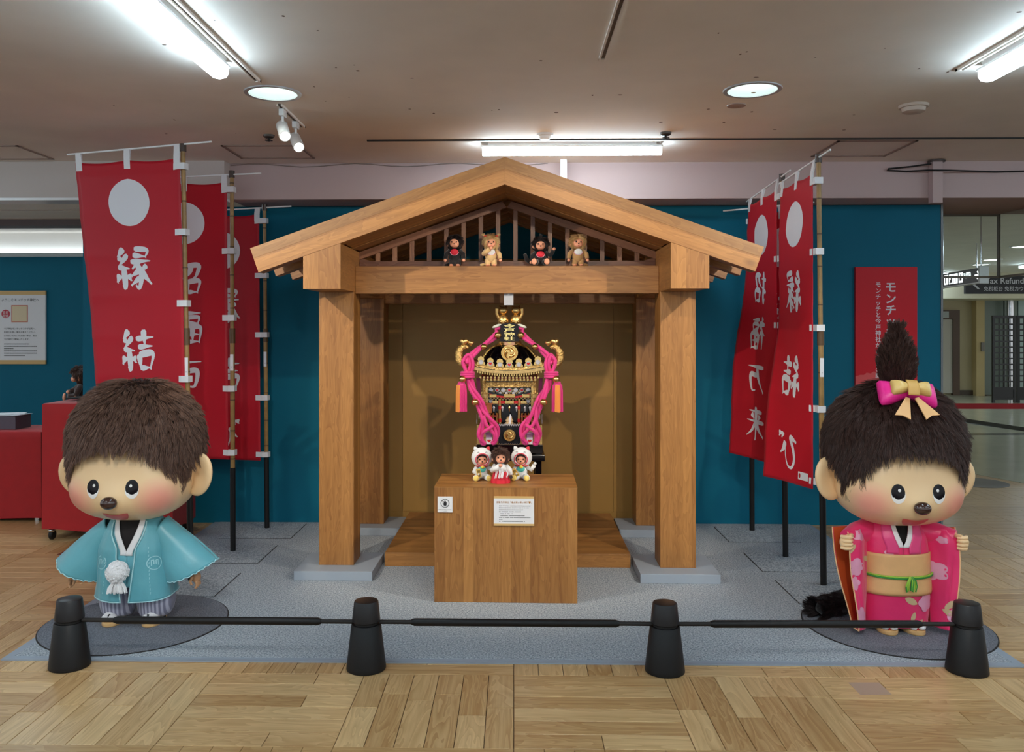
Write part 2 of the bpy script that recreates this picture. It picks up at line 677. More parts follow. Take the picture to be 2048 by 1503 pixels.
# ---------------------------------------------------------------- walls and bulkheads
structure('wall_back', MB().box(-3.37, 3.29, 6.59, 6.69, 0, 2.462), M_teal)
MB().box(3.28, 3.296, 6.585, 6.695, 0, 2.466).build('trim_4', plain('edge_grey', srgb(120, 126, 128), 0.4), kind='structure')
structure('trim_1', MB().box(-9, -2.1, 6.13, 6.30, 2.462, 2.735), plain('bulkhead_left_paint', srgb(204, 195, 190), 0.75, spec=0.2))
structure('trim_2', MB().box(-2.1, 12, 6.25, 7.15, 2.465, 2.735), M_head)
MB().box(-9, -2.1, 6.12, 6.31, 2.445, 2.463).build('trim_3', M_white_gloss, kind='structure')
wl = structure('wall_left', MB().box(-14, -2.2, 10.6, 10.7, 0, 2.42), M_teal)
structure('trim_5', MB().box(-14, -2.2, 10.55, 10.72, 2.42, 2.47), plain('ledge_grey', srgb(170, 182, 186), 0.5))
structure('trim_6', MB().box(-14, -2.2, 10.68, 10.8, 2.47, 2.80), M_white)
MB().box(-13.9, -2.3, 10.60, 10.64, 2.475, 2.485).build('cove_lamp', M_cove)
tag(bpy.data.objects['cove_lamp'], 'long cove lamp strip glowing behind the ledge above the poster wall', 'lamp')
structure('trim_7', MB().box(-14, -2.2, 9.35, 9.6, 2.66, 2.735), plain('soffit_dark', srgb(96, 82, 80), 0.7))
# far right wall with the lift lobby
wr = structure('wall_right', MB().box(3.3, 16, 19.8, 19.95, 0, 2.8), plain('lobby_cream', srgb(196, 182, 146), 0.5))
structure('trim_8', MB().box(3.3, 16, 18.4, 19.8, 2.18, 2.74), plain('lobby_soffit', srgb(214, 206, 180), 0.6))
structure('baseboard_right', MB().box(10.2, 10.75, 19.74, 19.81, 0, 0.12), plain('lobby_skirting', srgb(72, 58, 44), 0.4))
structure('trim_9', MB().box(10.56, 10.75, 19.6, 19.81, 0, 2.3), plain('lobby_pillar', srgb(200, 178, 126), 0.5))
pn = plain('grey_green_panel', srgb(128, 140, 132), 0.35)
for k, (a, b) in enumerate(((10.78, 11.24), (11.27, 11.55), (11.58, 12.6))):
    structure('trim_%d' % (10 + k), MB().box(a, b, 19.72, 19.81, 0.02, 2.25), pn if k < 2 else plain('pale_glass_panel', srgb(170, 192, 188), 0.2))
MB().tube([(11.27, 19.5, 0.0), (11.27, 19.5, 2.25)], 0.07, 12).build('trim_13', M_steel, smooth=40, kind='structure')
MB().box(10.66, 10.73, 19.57, 19.6, 1.02, 1.22).build('trim_14', plain('call_panel', srgb(120, 116, 108), 0.3), kind='structure')
d1 = structure('door_1', MB().box(9.0, 10.12, 19.74, 19.79, 0.05, 1.75), plain('lift_door', srgb(196, 190, 176), 0.35))
fr = plain('lift_frame', srgb(92, 70, 54), 0.4)
MB().box(10.09, 10.24, 19.70, 19.81, 0.0, 1.96).box(8.9, 10.09, 19.70, 19.81, 1.76, 1.96).build('door_frame', fr, d1)
MB().box(9.5, 9.98, 19.68, 19.70, 1.78, 1.93).build('floor_indicator', plain('grey_glass', srgb(170, 176, 172), 0.2), d1)
# glass smoke curtain under the bulkhead
glass, gnt, gp = base_mat('clear_glass')
gp.inputs['Transmission Weight'].default_value = 1.0
gp.inputs['Roughness'].default_value = 0.0
gp.inputs['IOR'].default_value = 1.1
gp.inputs['Base Color'].default_value = (0.93, 0.97, 0.95, 1)
fm = plain('glass_frame', srgb(120, 112, 96), 0.4)
w1 = structure('window_1', MB().box(3.32, 4.04, 7.16, 7.168, 1.95, 2.465), glass)
MB().box(4.035, 4.055, 7.15, 7.175, 1.94, 2.465).box(3.32, 4.04, 7.155, 7.173, 1.935, 1.952).box(
    3.32, 4.04, 7.155, 7.173, 2.45, 2.466).build('window_frame', fm, w1)
w2 = structure('window_2', MB().box(4.045, 4.053, 6.3, 7.15, 1.95, 2.465), glass)
MB().box(4.04, 4.058, 6.3, 7.15, 1.935, 1.952).build('window_frame', fm, w2)

# ---------------------------------------------------------------- ceiling lights and fittings
def tube_light(loc, rz, ln, label, name='tube_light'):
    t = thing(name, label, 'ceiling light', loc, rz, 'white tube lights on the ceiling')
    h = ln / 2
    MB().prism([(-.045, 0), (.045, 0), (.035, -.022), (-.035, -.022)], -h + .04, h - .04).build('mounting_rail', M_white_gloss, t)
    MB().box(-.048, .048, -h, h, -.032, -.02).build('housing', M_white_gloss, t, bevel=.003)
    r = [(-.040, -.032), (.040, -.032), (.040, -.058), (.029, -.076), (0, -.082), (-.029, -.076), (-.040, -.058)]
    MB().prism(r, -h + .004, h - .004).build('diffuser', M_tube, t, smooth=50)
    return t


tube_light((-1.345, 3.27, 2.73), 0, 1.2, 'white tube light at the upper left of the ceiling, running into the room')
tube_light((2.19, 3.38, 2.73), 0, 1.2, 'white tube light at the upper right edge of the ceiling, cut by the frame')
tube_light((0.38, 5.60, 2.73), PI / 2, 1.18, 'white tube light above the wooden roof, parallel to the back wall')
for x, y, lb in ((-1.345, 0.3, 'above and left of the viewer'), (2.19, 0.3, 'above and right of the viewer'), (-1.345, -2.0, 'behind the viewer, left row'),
                 (2.19, -2.0, 'behind the viewer, right row'), (-4.9, 1.0, 'far left, level with the viewer'), (-4.9, 4.2, 'beyond the left edge, over the parquet'),
                 (6.0, 1.5, 'far right, level with the viewer'),
                 (0.4, 1.5, 'straight above and before the viewer'), (0.4, -0.9, 'straight above and behind the viewer'), (-3.1, 1.5, 'left of the viewer, second row'),
                 (4.0, 1.5, 'right of the viewer, second row'), (-3.1, -0.9, 'behind the viewer, second row on the left'), (4.0, -0.9, 'behind the viewer, second row on the right'),
                 (4.6, 4.2, 'beyond the right edge, over the parquet'), (-4.9, -1.5, 'behind the viewer, far left'), (6.0, -1.5, 'behind the viewer, far right'),
                 (0.4, -3.0, 'far behind the viewer'), (-6.6, 2.8, 'far beyond the left edge'), (-6.2, 6.95, 'hidden by the bulkhead, before the poster wall'), (-4.2, 6.95, 'hidden by the bulkhead, over the red table'), (6.6, 4.6, 'far beyond the right edge')):
    tube_light((x, y, 2.73), 0, 1.2, 'added fill tube light out of the picture, ' + lb)  # tubes out of view, added as fill light for the room


def downlight(x, y, label):
    t = thing('downlight', label, 'ceiling light', (x, y, 2.73), 0, 'round recessed downlights')
    MB().lathe([(.124, .0), (.124, -.006), (.145, -.006), (.147, 0)], 40, caps=False).build('trim_ring', plain('ring_grey', srgb(176, 176, 180), 0.4), t, smooth=40)
    MB().lathe([(.126, -.002), (.085, .11)], 40, caps=False).build('reflector', M_cone, t, smooth=60)
    MB().lathe([(.0005, .108), (.088, .109), (.088, .115), (.0005, .116)], 32).build('lamp', M_downlamp, t)
    return t


downlight(-1.25, 4.39, 'round recessed downlight between the tube light and the two white spotlights')
downlight(1.22, 4.37, 'round recessed downlight beside the small ceiling disc on the right')

track = plain('track_dark', srgb(74, 62, 54), 0.5)


def track_rail(x, y0, y1, label):
    t = thing('track_rail', label, 'lighting track', (x, y0, 2.73))
    L = y1 - y0
    MB().box(-.017, -.008, 0, L, -.012, 0.001).box(.008, .017, 0, L, -.012, 0.001).box(-.017, .017, L - .02, L, -.0118, 0.001).build('rail', M_ceil, t)
    MB().box(-.008, .008, 0, L - .02, -.004, 0.001).build('slot', track, t)


track_rail(-1.262, 2.68, 4.17, 'ceiling lighting track beside the left tube light')
track_rail(-1.275, 4.60, 5.12, 'short ceiling track carrying the two white spotlights')
track_rail(0.40, 2.3, 3.86, 'dark ceiling track slot at the top centre, carrying no lamps in view')
track_rail(2.10, 2.68, 4.05, 'ceiling lighting track beside the right tube light')


def spotlight(loc, target, label, lens=M_spotface):
    t = thing('spotlight', label, 'spotlight', loc, 0, 'white track spotlights')
    MB().box(-.014, .014, -.035, .035, -.05, -.0125).build('track_adapter', M_white_gloss, t, bevel=.003)
    MB().tube([(0, 0, -.05), (0, 0, -.10)], .007, 10).build('stem', M_white_gloss, t, smooth=40)
    d = (Vector(target) - Vector(loc)).normalized()
    R = d.to_track_quat('Z', 'Y').to_matrix().to_4x4()
    c = Vector((0, 0, -.115)) + d * 0.03
    M = Matrix.Translation(c) @ R
    MB().lathe([(.002, -.072), (.030, -.07), (.032, -.066), (.032, .066), (.031, .07), (.027, .07), (.026, .062), (.002, .061)], 26, M).build(
        'lamp_body', M_white_gloss, t, smooth=35)
    MB().lathe([(.001, .0625), (.0255, .063), (.0255, .066), (.001, .067)], 24, M).build('lens', lens, t)
    return t


spotlight((-1.278, 4.68, 2.73), (-1.02, 4.10, 2.25), 'white cylinder spotlight nearer the round downlight')
spotlight((-1.278, 4.96, 2.73), (-1.0, 4.42, 2.28), 'white cylinder spotlight partly behind its twin on the short track')
track_rail(-2.25, 2.7, 3.35, 'ceiling lighting track out of the picture on the left')
for (a, b, pw), lb in zip(SPOTS + FIG_FILL_SPOTS, ('first of five, far left', 'second of five, far right', 'third of five, centre', 'fourth of five, added fill for the turquoise figure', 'last of five, added fill for the pink figure')):
    d = (Vector(b) - Vector(a)).normalized()
    spotlight((a[0] - d.x * .03, a[1] - d.y * .03, 2.73), b, 'white cylinder spotlight out of the picture, %s' % lb)

sm = thing('smoke_detector', 'small white smoke detector above the back tube light', 'detector', (0.195, 5.33, 2.73))
MB().lathe([(.052, 0), (.05, -.012), (.036, -.016), (.034, -.03), (.028, -.036), (.002, -.037)], 24).build('body', M_white_gloss, sm, smooth=35)
for x, y, lb in ((-1.545, 5.335, 'dark sprinkler head left of the white spotlights'), (0.945, 5.31, 'dark sprinkler head right of the smoke detector')):
    t = thing('sprinkler', lb, 'sprinkler', (x, y, 2.73), 0)
    MB().lathe([(.036, 0), (.034, -.012), (.022, -.02)], 18).build('escutcheon', plain('sprinkler_grey', srgb(84, 78, 74), 0.4, metal=.6), t, smooth=40)
    mb = MB().tube([(0, 0, -.015), (0, 0, -.04)], .008, 8)
    for k in range(8):
        a = 2 * PI * k / 8
        mb.box(.006, .024, -.004, .004, -.036, -.032, Matrix.Rotation(a, 4, 'Z'))
    mb.build('deflector', plain('sprinkler_dark', srgb(60, 56, 54), 0.35, metal=.8), t)
t = thing('speaker_disc', 'small flat round ceiling disc just below the right downlight', 'ceiling disc', (1.217, 4.67, 2.73))
MB().lathe([(.052, 0), (.05, -.006), (.03, -.008), (.024, -.004), (.002, -.004)], 28).build('plate', plain('disc_beige', srgb(176, 150, 136), 0.5), t, smooth=40)
t = thing('heat_detector', 'beige round detector near the right end of the ceiling', 'detector', (2.187, 4.69, 2.73))
MB().lathe([(.078, 0), (.074, -.014), (.062, -.016), (.058, -.036), (.05, -.04), (.002, -.041)], 30).build('body', plain('disc_cream', srgb(192, 174, 160), 0.5), t, smooth=35)
p = MB().box(0.335, 0.382, 6.13, 6.18, 2.35, 2.73).build('support_post', M_white_gloss)
tag(p, 'thin white post dropping from the ceiling behind the wooden roof', 'post')
t = thing('support_post', 'white post between the teal wall corner and the ceiling', 'post', (3.055, 6.2, 2.42))
MB().box(-.035, .035, -.02, .045, 0, .31).build('post', M_head, t)
MB().lathe([(.06, .295), (.06, .303), (.035, .306), (.03, .31)], 16).build('fixing_plate', plain('sprinkler_grey', srgb(84, 78, 74), 0.4), t)
c = MB().tube([(3.01, 6.185, 2.70), (2.88, 6.21, 2.685), (2.72, 6.225, 2.672), (2.715, 6.23, 2.662), (2.86, 6.238, 2.655), (2.98, 6.165, 2.65), (3.13, 6.165, 2.648), (3.5, 6.24, 2.65), (4.2, 6.24, 2.665)], .006, 7).build(
    'cable', M_black, smooth=60)
tag(c, 'black cable looped along the bulkhead by the white corner post', 'cable')
pts = [(-2.09 + 0.13 * k, 6.243, 2.715 + 0.012 * sin(k * 1.1)) for k in range(19)]
c = MB().tube(pts, .0035, 6).build('cable', plain('cable_grey', srgb(150, 136, 130), 0.5), smooth=60)
tag(c, 'thin grey cable along the top of the bulkhead', 'cable')
# ---------------------------------------------------------------- carpet and mats
cp = thing('carpet', 'large grey speckled carpet under the whole exhibit', 'carpet', (0, 0, 0))
MB().box(-2.29, 2.24, 3.86, 6.585, 0.0005, .008).build('pile', M_carpet, cp)
MB().box(-2.33, 2.28, 3.82, 3.86, 0.0005, .007).box(-2.33, -2.29, 3.86, 6.585, 0.0005, .007).box(2.24, 2.28, 3.86, 6.585, 0.0005, .007).build('edging', M_carpet_edge, cp)


def pad(x0, x1, y0, y1, label):
    t = thing('floor_pad', label, 'mat', ((x0 + x1) / 2, (y0 + y1) / 2, .008), 0, 'carpeted pads over the banner stands')
    a, b = (x1 - x0) / 2, (y1 - y0) / 2
    MB().box(-a - .004, a + .004, -b - .004, b + .004, .0002, .002).build('edge', M_dark, t)
    MB().box(-a, a, -b, b, .0002, .0045).build('top', M_carpet, t)


pad(-2.12, -1.64, 5.41, 5.87, 'carpeted pad under the middle left banner pole')
pad(-2.12, -1.60, 6.06, 6.52, 'carpeted pad under the left banner pole nearest the wall')
pad(-2.14, -1.68, 4.73, 5.19, 'carpeted pad under the front left banner pole')
pad(1.52, 2.02, 6.02, 6.48, 'carpeted pad under the right banner pole nearest the wall')
pad(1.54, 2.02, 5.28, 5.72, 'carpeted pad under the middle right banner pole')
pad(1.56, 2.02, 4.66, 5.10, 'carpeted pad under the front right banner pole')
for x, y, lb in ((-1.93, 4.31, 'dark grey round mat under the figure in the turquoise coat'), (1.93, 4.33, 'dark grey round mat under the figure in the pink kimono')):
    t = thing('round_mat', lb, 'mat', (x, y, .008), 0)
    MB().lathe([(.452, .0002), (.452, .003), (.449, .0035)], 72).build('rim', M_dark, t)
    MB().lathe([(.446, .0003), (.446, .005), (.444, .0055)], 72).build('felt', M_roundmat, t)

# ---------------------------------------------------------------- wooden shrine pavilion
pav = thing('shrine_pavilion', 'open wooden shrine pavilion with gabled roof on four square columns', 'pavilion', (-0.0455, 5.28, 0.008), math.radians(-0.7))
HC = 1.04
WC = 0.107
for sx in (-1, 1):
    for yy, y1 in ((-0.245, 0.185), (0.87, 1.25)):
        MB().box(sx * HC - .235 - .01 * sx, sx * HC + .235 - .01 * sx, yy, y1, 0, .055).build('base_block', M_greybase, pav, bevel=.002)
    for yy in (0.0, 1.11):
        MB().box(sx * HC - WC, sx * HC + WC, yy - .107, yy + .107, .055, 1.727).build('column', W_z, pav, bevel=.002)
# roof slope
SL = 0.352
ang = math.atan(SL)
APEX = 2.316       # underside of the front board at the ridge


def under(x):
    return APEX - SL * abs(x)


for sx in (-1, 1):
    # beam running front to back over the columns, its top cut to the roof slope
    xa, xb = sx * HC - WC, sx * HC + WC
    mb = MB()
    poly = [(xa, 1.727), (xb, 1.727), (xb, under(xb) - .002), (xa, under(xa) - .002)]
    mb.prism(poly, -0.475, 1.25)
    mb.build('side_beam', W_y, pav, bevel=.002)
    fa = [(a, b) for a, b in poly]
    MB().prism(fa, -0.480, -0.4755).build('beam_end', W_z, pav)
MB().box(-HC + WC + .001, HC - WC - .001, -.06, .05, 1.718, 1.886).build('lintel', W_x, pav, bevel=.002)
MB().box(-HC + WC + .001, HC - WC - .001, 1.06, 1.16, 1.690, 1.885).build('lintel', W_x, pav, bevel=.002)
# gable boards and rafters: each half is one board with its grain along the slope
TIP = 1.405
BT = 0.150


def slope_board(name, y0, y1, tip, z0, z1, m, bev=.0012):
    """Pair of boards meeting in a plumb joint at the ridge; z0..z1 measured square to the slope."""
    ln = tip / cos(ang)
    tn = math.tan(ang)
    for o in (-1, 1):
        pts = [(-o * z0 * tn, z0), (o * ln, z0), (o * ln, z1), (-o * z1 * tn, z1)]
        MB().prism(pts, y0, y1).build(name, m, pav, bevel=bev, loc=(0, 0, APEX), rot=(0, o * ang, 0))


slope_board('gable_board', -0.475, -0.375, TIP, 0.0, 0.0850, W_x, .0006)
slope_board('roof_edge', -0.475, -0.375, TIP, 0.0852, 0.146, W_x2, .0006)
slope_board('soffit', -0.374, -0.136, HC - WC - .002, 0.004, 0.022, W_x)
slope_board('soffit', -0.054, 0.125, HC - WC - .002, 0.004, 0.022, W_x)
for k, y in enumerate((-0.10, 0.27, 0.64, 0.98)):
    slope_board('rafter', y - .035, y + .045, TIP, 0.0, 0.115, W_x)
slope_board('rafter', 1.17, 1.25, TIP, 0.0, 0.115, W_x)
slope_board('roof_deck', -0.374, 1.25, TIP - .02, 0.118, 0.132, plain('roof_ply', srgb(150, 104, 62), 0.6))
# lattice in the gable
LY0, LY1 = 0.03, 0.058
lr = HC - WC
top = lambda x: 2.255 - 0.352 * abs(x) - 0.03
MB().box(-lr + .002, lr - .002, LY0 - .012 + .05, LY1 + .012 + .05, 1.887, 1.928).build('bottom_rail', SL_x, pav, bevel=.001)
for sx in (-1, 1):
    ln = (lr + .0) / cos(ang)
    MB().prism([(0, 0), (sx * ln, 0), (sx * ln, .045), (sx * .016, .045)], LY0 + .04, LY1 + .062).build('top_rail', SL_x, pav, bevel=.001, loc=(0, 0, APEX - .050), rot=(0, sx * ang, 0))
    MB().prism([(sx * (lr - .002), 1.928), (sx * (lr - .075), 1.928), (sx * (lr - .002), 1.95)], LY0 + .05, LY1 + .05).build('corner_wedge', SL_x, pav)
for k in range(16):
    x = (k - 7.5) * 0.1092
    MB().box(-.014, .014, 0, .026, 0, APEX - .050 - SL * abs(x) - 1.926 + .012).build('slat', SL_z, pav, bevel=.001, loc=(x, LY0 + .052, 1.926))
# clear price-tag pocket under the lintel
tg = thing('tag_pocket', 'small clear plastic tag pocket hanging under the front beam', 'tag', (-0.032, 5.255, 1.727), 0)
MB().box(-.029, .029, -.001, .001, -.072, 0).build('pocket', plain('pocket_plastic', srgb(190, 190, 196), 0.2), tg)
MB().box(-.006, .006, -.002, .002, -.012, .001).build('clip', M_white_gloss, tg)

# ochre panel, stage and plinth
bp = thing('backdrop_panel', 'ochre backdrop panel between the rear columns', 'panel', (-0.0455, 6.568, 0.0))
for a, b in ((-1.0, -0.815), (-0.8135, 0.8135), (0.815, 1.0)):
    MB().box(a, b, 0, .02, .1, 2.05).build('board', M_gold_panel, bp, bevel=.001)
MB().box(-1.0, 1.0, 0.003, .018, .009, .1).build('foot_rail', M_gold_panel, bp)
st = thing('stage', 'low wooden stage floor between the columns', 'stage', (-0.042, 5.36, .008), math.radians(-0.4))
MB().box(-.775, .775, 0, 1.19, 0, .086).build('platform', W_x, st, bevel=.002)
pl = thing('plinth', 'square wooden plinth in front, with two white notices', 'plinth', (-0.045, 4.655, .008), math.radians(-0.9))
MB().box(-.392, .392, 0, .43, 0, .629).build('front_box', W_z, pl, bevel=.002)
MB().box(-.393, .393, -.001, .431, .6285, .632).build('top_veneer', W_x, pl)
M_paper = plain('white_card', srgb(232, 232, 236), 0.5)
M_ink = plain('black_ink', srgb(34, 32, 36), 0.6)
M_goldink = plain('tan_band', srgb(214, 178, 118), 0.5)
nt_ = thing('no_touch_notice', 'small white square notice with a crossed-out hand on the plinth', 'notice', (-0.3775, 4.6555, .545), math.radians(-0.9))
MB().box(-.041, .041, 0, .004, -.043, .043).build('card', M_paper, nt_)
mb = MB()
R0, R1 = .021, .0235
cz = .007
ring = lambda r, y: [Vector((r * cos(2 * PI * k / 32), y, cz + r * sin(2 * PI * k / 32))) for k in range(32)]
mb.loft([ring(R0, -.0012), ring(R1, -.0012), ring(R1, .0), ring(R0, .0)], False, False)
mb.box(-.022, .022, -.0014, 0, -.001, .001, Matrix.Translation((0, 0, cz)) @ Matrix.Rotation(PI / 4, 4, 'Y'))
mb.build('prohibition_ring', M_ink, nt_)
mb = MB()
hand = [(-.006, -.013), (.006, -.014), (.009, -.004), (.010, .007), (.007, .007), (.006, .001), (.005, .012), (.002, .012), (.0015, .002), (0, .014), (-.003, .013), (-.003, .002), (-.005, .010), (-.0075, .009), (-.006, -.002), (-.011, .002), (-.0125, -.0005), (-.008, -.007)]
mb.add([(x, -.001, cz + z) for x, z in hand], [tuple(range(len(hand)))])
mb.build('hand_mark', M_ink, nt_)
mb = MB()
put_text(mb, '展示物にはお手を触れないでください', 0, -.029, .0042, -.0006, 0.0, 'c')
put_text(mb, 'Do not touch', 0, -.0365, .0042, -.0006, 0.0, 'c')
mb.build('lettering', M_ink, nt_)
inf = thing('information_notice', 'white landscape notice with tan bands at the plinth centre', 'notice', (0.0005, 4.6475, .512), math.radians(-0.9))
MB().box(-.110, .110, 0, .006, -.080, .080).build('board', M_paper, inf)
MB().box(-.110, .110, -.0006, .005, .069, .0802).build('band', M_goldink, inf)
MB().box(-.110, .110, -.0006, .005, -.0802, -.069).build('band', M_goldink, inf)
mb = MB()
put_text(mb, '浅草今戸神社「福よ来い来い神輿♥」', 0, .043, .0125, -.0007, .008, 'c', sx=.94)
mb.build('title_lettering', plain('brown_ink', srgb(176, 120, 60), 0.6), inf)
mb = MB()
M_dots = random.Random(3)
for r, (x0, n, big) in enumerate(((-.082, 34, 0), (-.082, 34, 0), (-.082, 26, 0), (-.082, 24, 0), (-.073, 14, 1), (-.073, 26, 1), (-.082, 34, 0), (-.082, 4, 0), (-.082, 28, 0))):
    z = .0285 - r * .0105
    for k in range(n):
        if M_dots.random() < .08:
            continue
        x = x0 + k * .0051
        hh = M_dots.uniform(.0014, .0024) + big * .0006
        mb.box(x, x + .0036, -.0008, 0, z - hh, z + hh * .2)
        mb.box(x + .0012, x + .0022, -.0008, 0, z - .003, z + .0012)
mb.build('small_print', M_ink, inf, kind='stuff')

# ---------------------------------------------------------------- barrier
def post(x, y, label):
    t = thing('barrier_post', label, 'barrier post', (x, y, 0), 0, 'black barrier posts in front of the carpet')
    MB().lathe([(.0865, .002), (.0875, .006), (.086, .02), (.0655, .196), (.062, .2)], 40).build('body', M_black, t, smooth=40)
    MB().lathe([(.052, .198), (.052, .216)], 32).build('neck', M_dark, t, smooth=40)
    MB().lathe([(.060, .212), (.0625, .215), (.062, .222), (.0535, .297), (.051, .3015), (.046, .303)], 40).build('cap', plain('black_cap', srgb(30, 28, 30), 0.36, spec=0.4), t, smooth=30)


PX = [(-1.985, 3.765), (-0.655, 3.762), (0.665, 3.757), (1.995, 3.778)]
for (x, y), lb in zip(PX, ('black conical barrier post at the far left of the row', 'black conical barrier post left of the plinth',
                           'black conical barrier post right of the plinth', 'black conical barrier post at the far right of the row')):
    post(x, y, lb)
for k, lb in enumerate(('black barrier bar in front of the figure in turquoise', 'black barrier bar in front of the wooden plinth', 'black barrier bar in front of the figure in pink')):
    a, b = Vector(PX[k] + (.207,)), Vector(PX[k + 1] + (.207,))
    d = (b - a).normalized()
    t = thing('barrier_bar', lb, 'barrier bar', ((a + b) / 2), math.atan2(d.y, d.x), 'black bars between the barrier posts')
    h = (b - a).length / 2
    MB().tube([(-h + .2, 0, 0), (-h + .215, 0, 0), (h - .215, 0, 0), (h - .2, 0, 0)], [.011, .0165, .0165, .011], 16).build('bar', M_black, t, smooth=40)
    MB().tube([(-h + .058, 0, 0), (-h + .205, 0, 0)], .0095, 12).build('end_pin', M_dark, t, smooth=40)
    MB().tube([(h - .205, 0, 0), (h - .058, 0, 0)], .0095, 12).build('end_pin', M_dark, t, smooth=40)
# ---------------------------------------------------------------- banners
def banner_mat():
    m, nt, p = base_mat('red_banner_cloth')
    p.inputs['Base Color'].default_value = srgb(212, 24, 50)
    p.inputs['Roughness'].default_value = 0.48
    p.inputs['Sheen Weight'].default_value = 0.1
    tr = N(nt, 'ShaderNodeBsdfTranslucent')
    tr.inputs['Color'].default_value = srgb(240, 50, 84)
    mx = N(nt, 'ShaderNodeMixShader')
    mx.inputs[0].default_value = 0.42
    nt.links.new(p.outputs[0], mx.inputs[1])
    nt.links.new(tr.outputs[0], mx.inputs[2])
    nt.links.new(mx.outputs[0], nt.nodes['Material Output'].inputs[0])
    return m


M_banner = banner_mat()
M_print = plain('white_print', srgb(226, 224, 230), 0.55)
M_bamboo = plain('bamboo_pole', srgb(150, 116, 66), 0.4, var=0.2, scale=16)
M_bamboo_d = plain('bamboo_node', srgb(92, 66, 38), 0.5)
M_tab = plain('white_tab', srgb(228, 228, 232), 0.5)


ITO = [[(27, 98), (11, 78)], [(11, 78), (29, 69)], [(38, 84), (10, 56)], [(10, 56), (41, 53)], [(26, 54), (27, 12), (20, 18)], [(14, 40), (5, 22)], [(37, 40), (44, 26)]]
STROKES = {
    '縁': ITO + [[(56, 97), (90, 93), (85, 77)], [(52, 83), (86, 79)], [(45, 68), (97, 70)], [(70, 70), (48, 52)], [(60, 60), (73, 42), (66, 10), (55, 17)],
               [(66, 48), (45, 36)], [(70, 34), (43, 15)], [(88, 60), (72, 48)], [(71, 49), (84, 34), (99, 18)]],
    '結': ITO + [[(47, 79), (97, 84)], [(70, 100), (72, 62)], [(52, 61), (93, 64)], [(54, 45), (59, 10)], [(54, 44), (93, 47), (85, 12)], [(59, 14), (85, 16)]],
    'び': [[(12, 76), (42, 86), (30, 58), (25, 34), (38, 14), (58, 16), (69, 38), (70, 66)], [(69, 74), (80, 56), (93, 46)], [(80, 96), (85, 83)], [(92, 98), (97, 86)]],
    '招': [[(4, 72), (42, 79)], [(24, 99), (25, 9), (13, 18)], [(4, 34), (42, 54)], [(50, 90), (91, 91), (84, 62), (74, 54)], [(69, 90), (62, 70), (45, 53)],
          [(54, 44), (58, 8)], [(54, 43), (93, 45), (86, 10)], [(58, 13), (86, 14)]],
    '福': [[(21, 99), (29, 87)], [(6, 77), (40, 80), (24, 60), (5, 45)], [(24, 62), (24, 5)], [(30, 56), (41, 45)], [(47, 93), (96, 94)], [(54, 81), (57, 61)], [(54, 80), (90, 81), (87, 62)],
          [(57, 64), (87, 64)], [(49, 51), (53, 5)], [(49, 50), (95, 51), (91, 6)], [(71, 50), (71, 10)], [(51, 30), (91, 31)], [(53, 9), (91, 10)]],
    '万': [[(4, 83), (97, 89)], [(45, 84), (38, 48), (8, 8)], [(42, 58), (84, 61), (77, 18), (56, 15)]],
    '来': [[(16, 84), (86, 88)], [(29, 75), (37, 61)], [(74, 79), (61, 64)], [(4, 53), (97, 59)], [(50, 100), (51, 0)], [(48, 54), (34, 31), (6, 10)], [(53, 54), (71, 29), (97, 11)]],
}
_brush = {}


def brush(ch):
    """A character built from brush strokes: (x, y) points in the unit square and faces."""
    if ch in _brush:
        return _brush[ch]
    vs, fs = [], []
    for s_ in STROKES[ch]:
        p = [Vector((a, b)) for a, b in s_]
        ext = [p[0] * 2 - p[1]] + p + [p[-1] * 2 - p[-2]]
        pts = []
        for i in range(1, len(ext) - 2):
            for k in range(8):
                u = k / 8
                a, b, c, d = ext[i - 1:i + 3]
                pts.append(.5 * ((2 * b) + (c - a) * u + (2 * a - 5 * b + 4 * c - d) * u * u + (3 * b - a - 3 * c + d) * u ** 3))
        pts.append(p[-1])
        n = len(pts)
        o = len(vs)
        vert = abs(p[-1].y - p[0].y) > abs(p[-1].x - p[0].x)
        wmax = 6.6 if vert else 5.2
        for i, q in enumerate(pts):
            t = i / (n - 1)
            d = (pts[min(i + 1, n - 1)] - pts[max(i - 1, 0)]).normalized()
            m = Vector((-d.y, d.x))
            wd = wmax * (1.15 - .75 * abs(t - .12) ** 1.1 if t > .05 else 0.75)
            wd *= .9 + .25 * sin(t * 5)
            sl = Vector((1.6, -1.2)) * (1 if t > .97 else 0)
            vs += [tuple((q + m * wd + sl) / 100), tuple((q - m * wd) / 100)]
        for i in range(n - 1):
            fs.append((o + 2 * i, o + 2 * i + 1, o + 2 * i + 3, o + 2 * i + 2))
    _brush[ch] = (vs, fs)
    return _brush[ch]


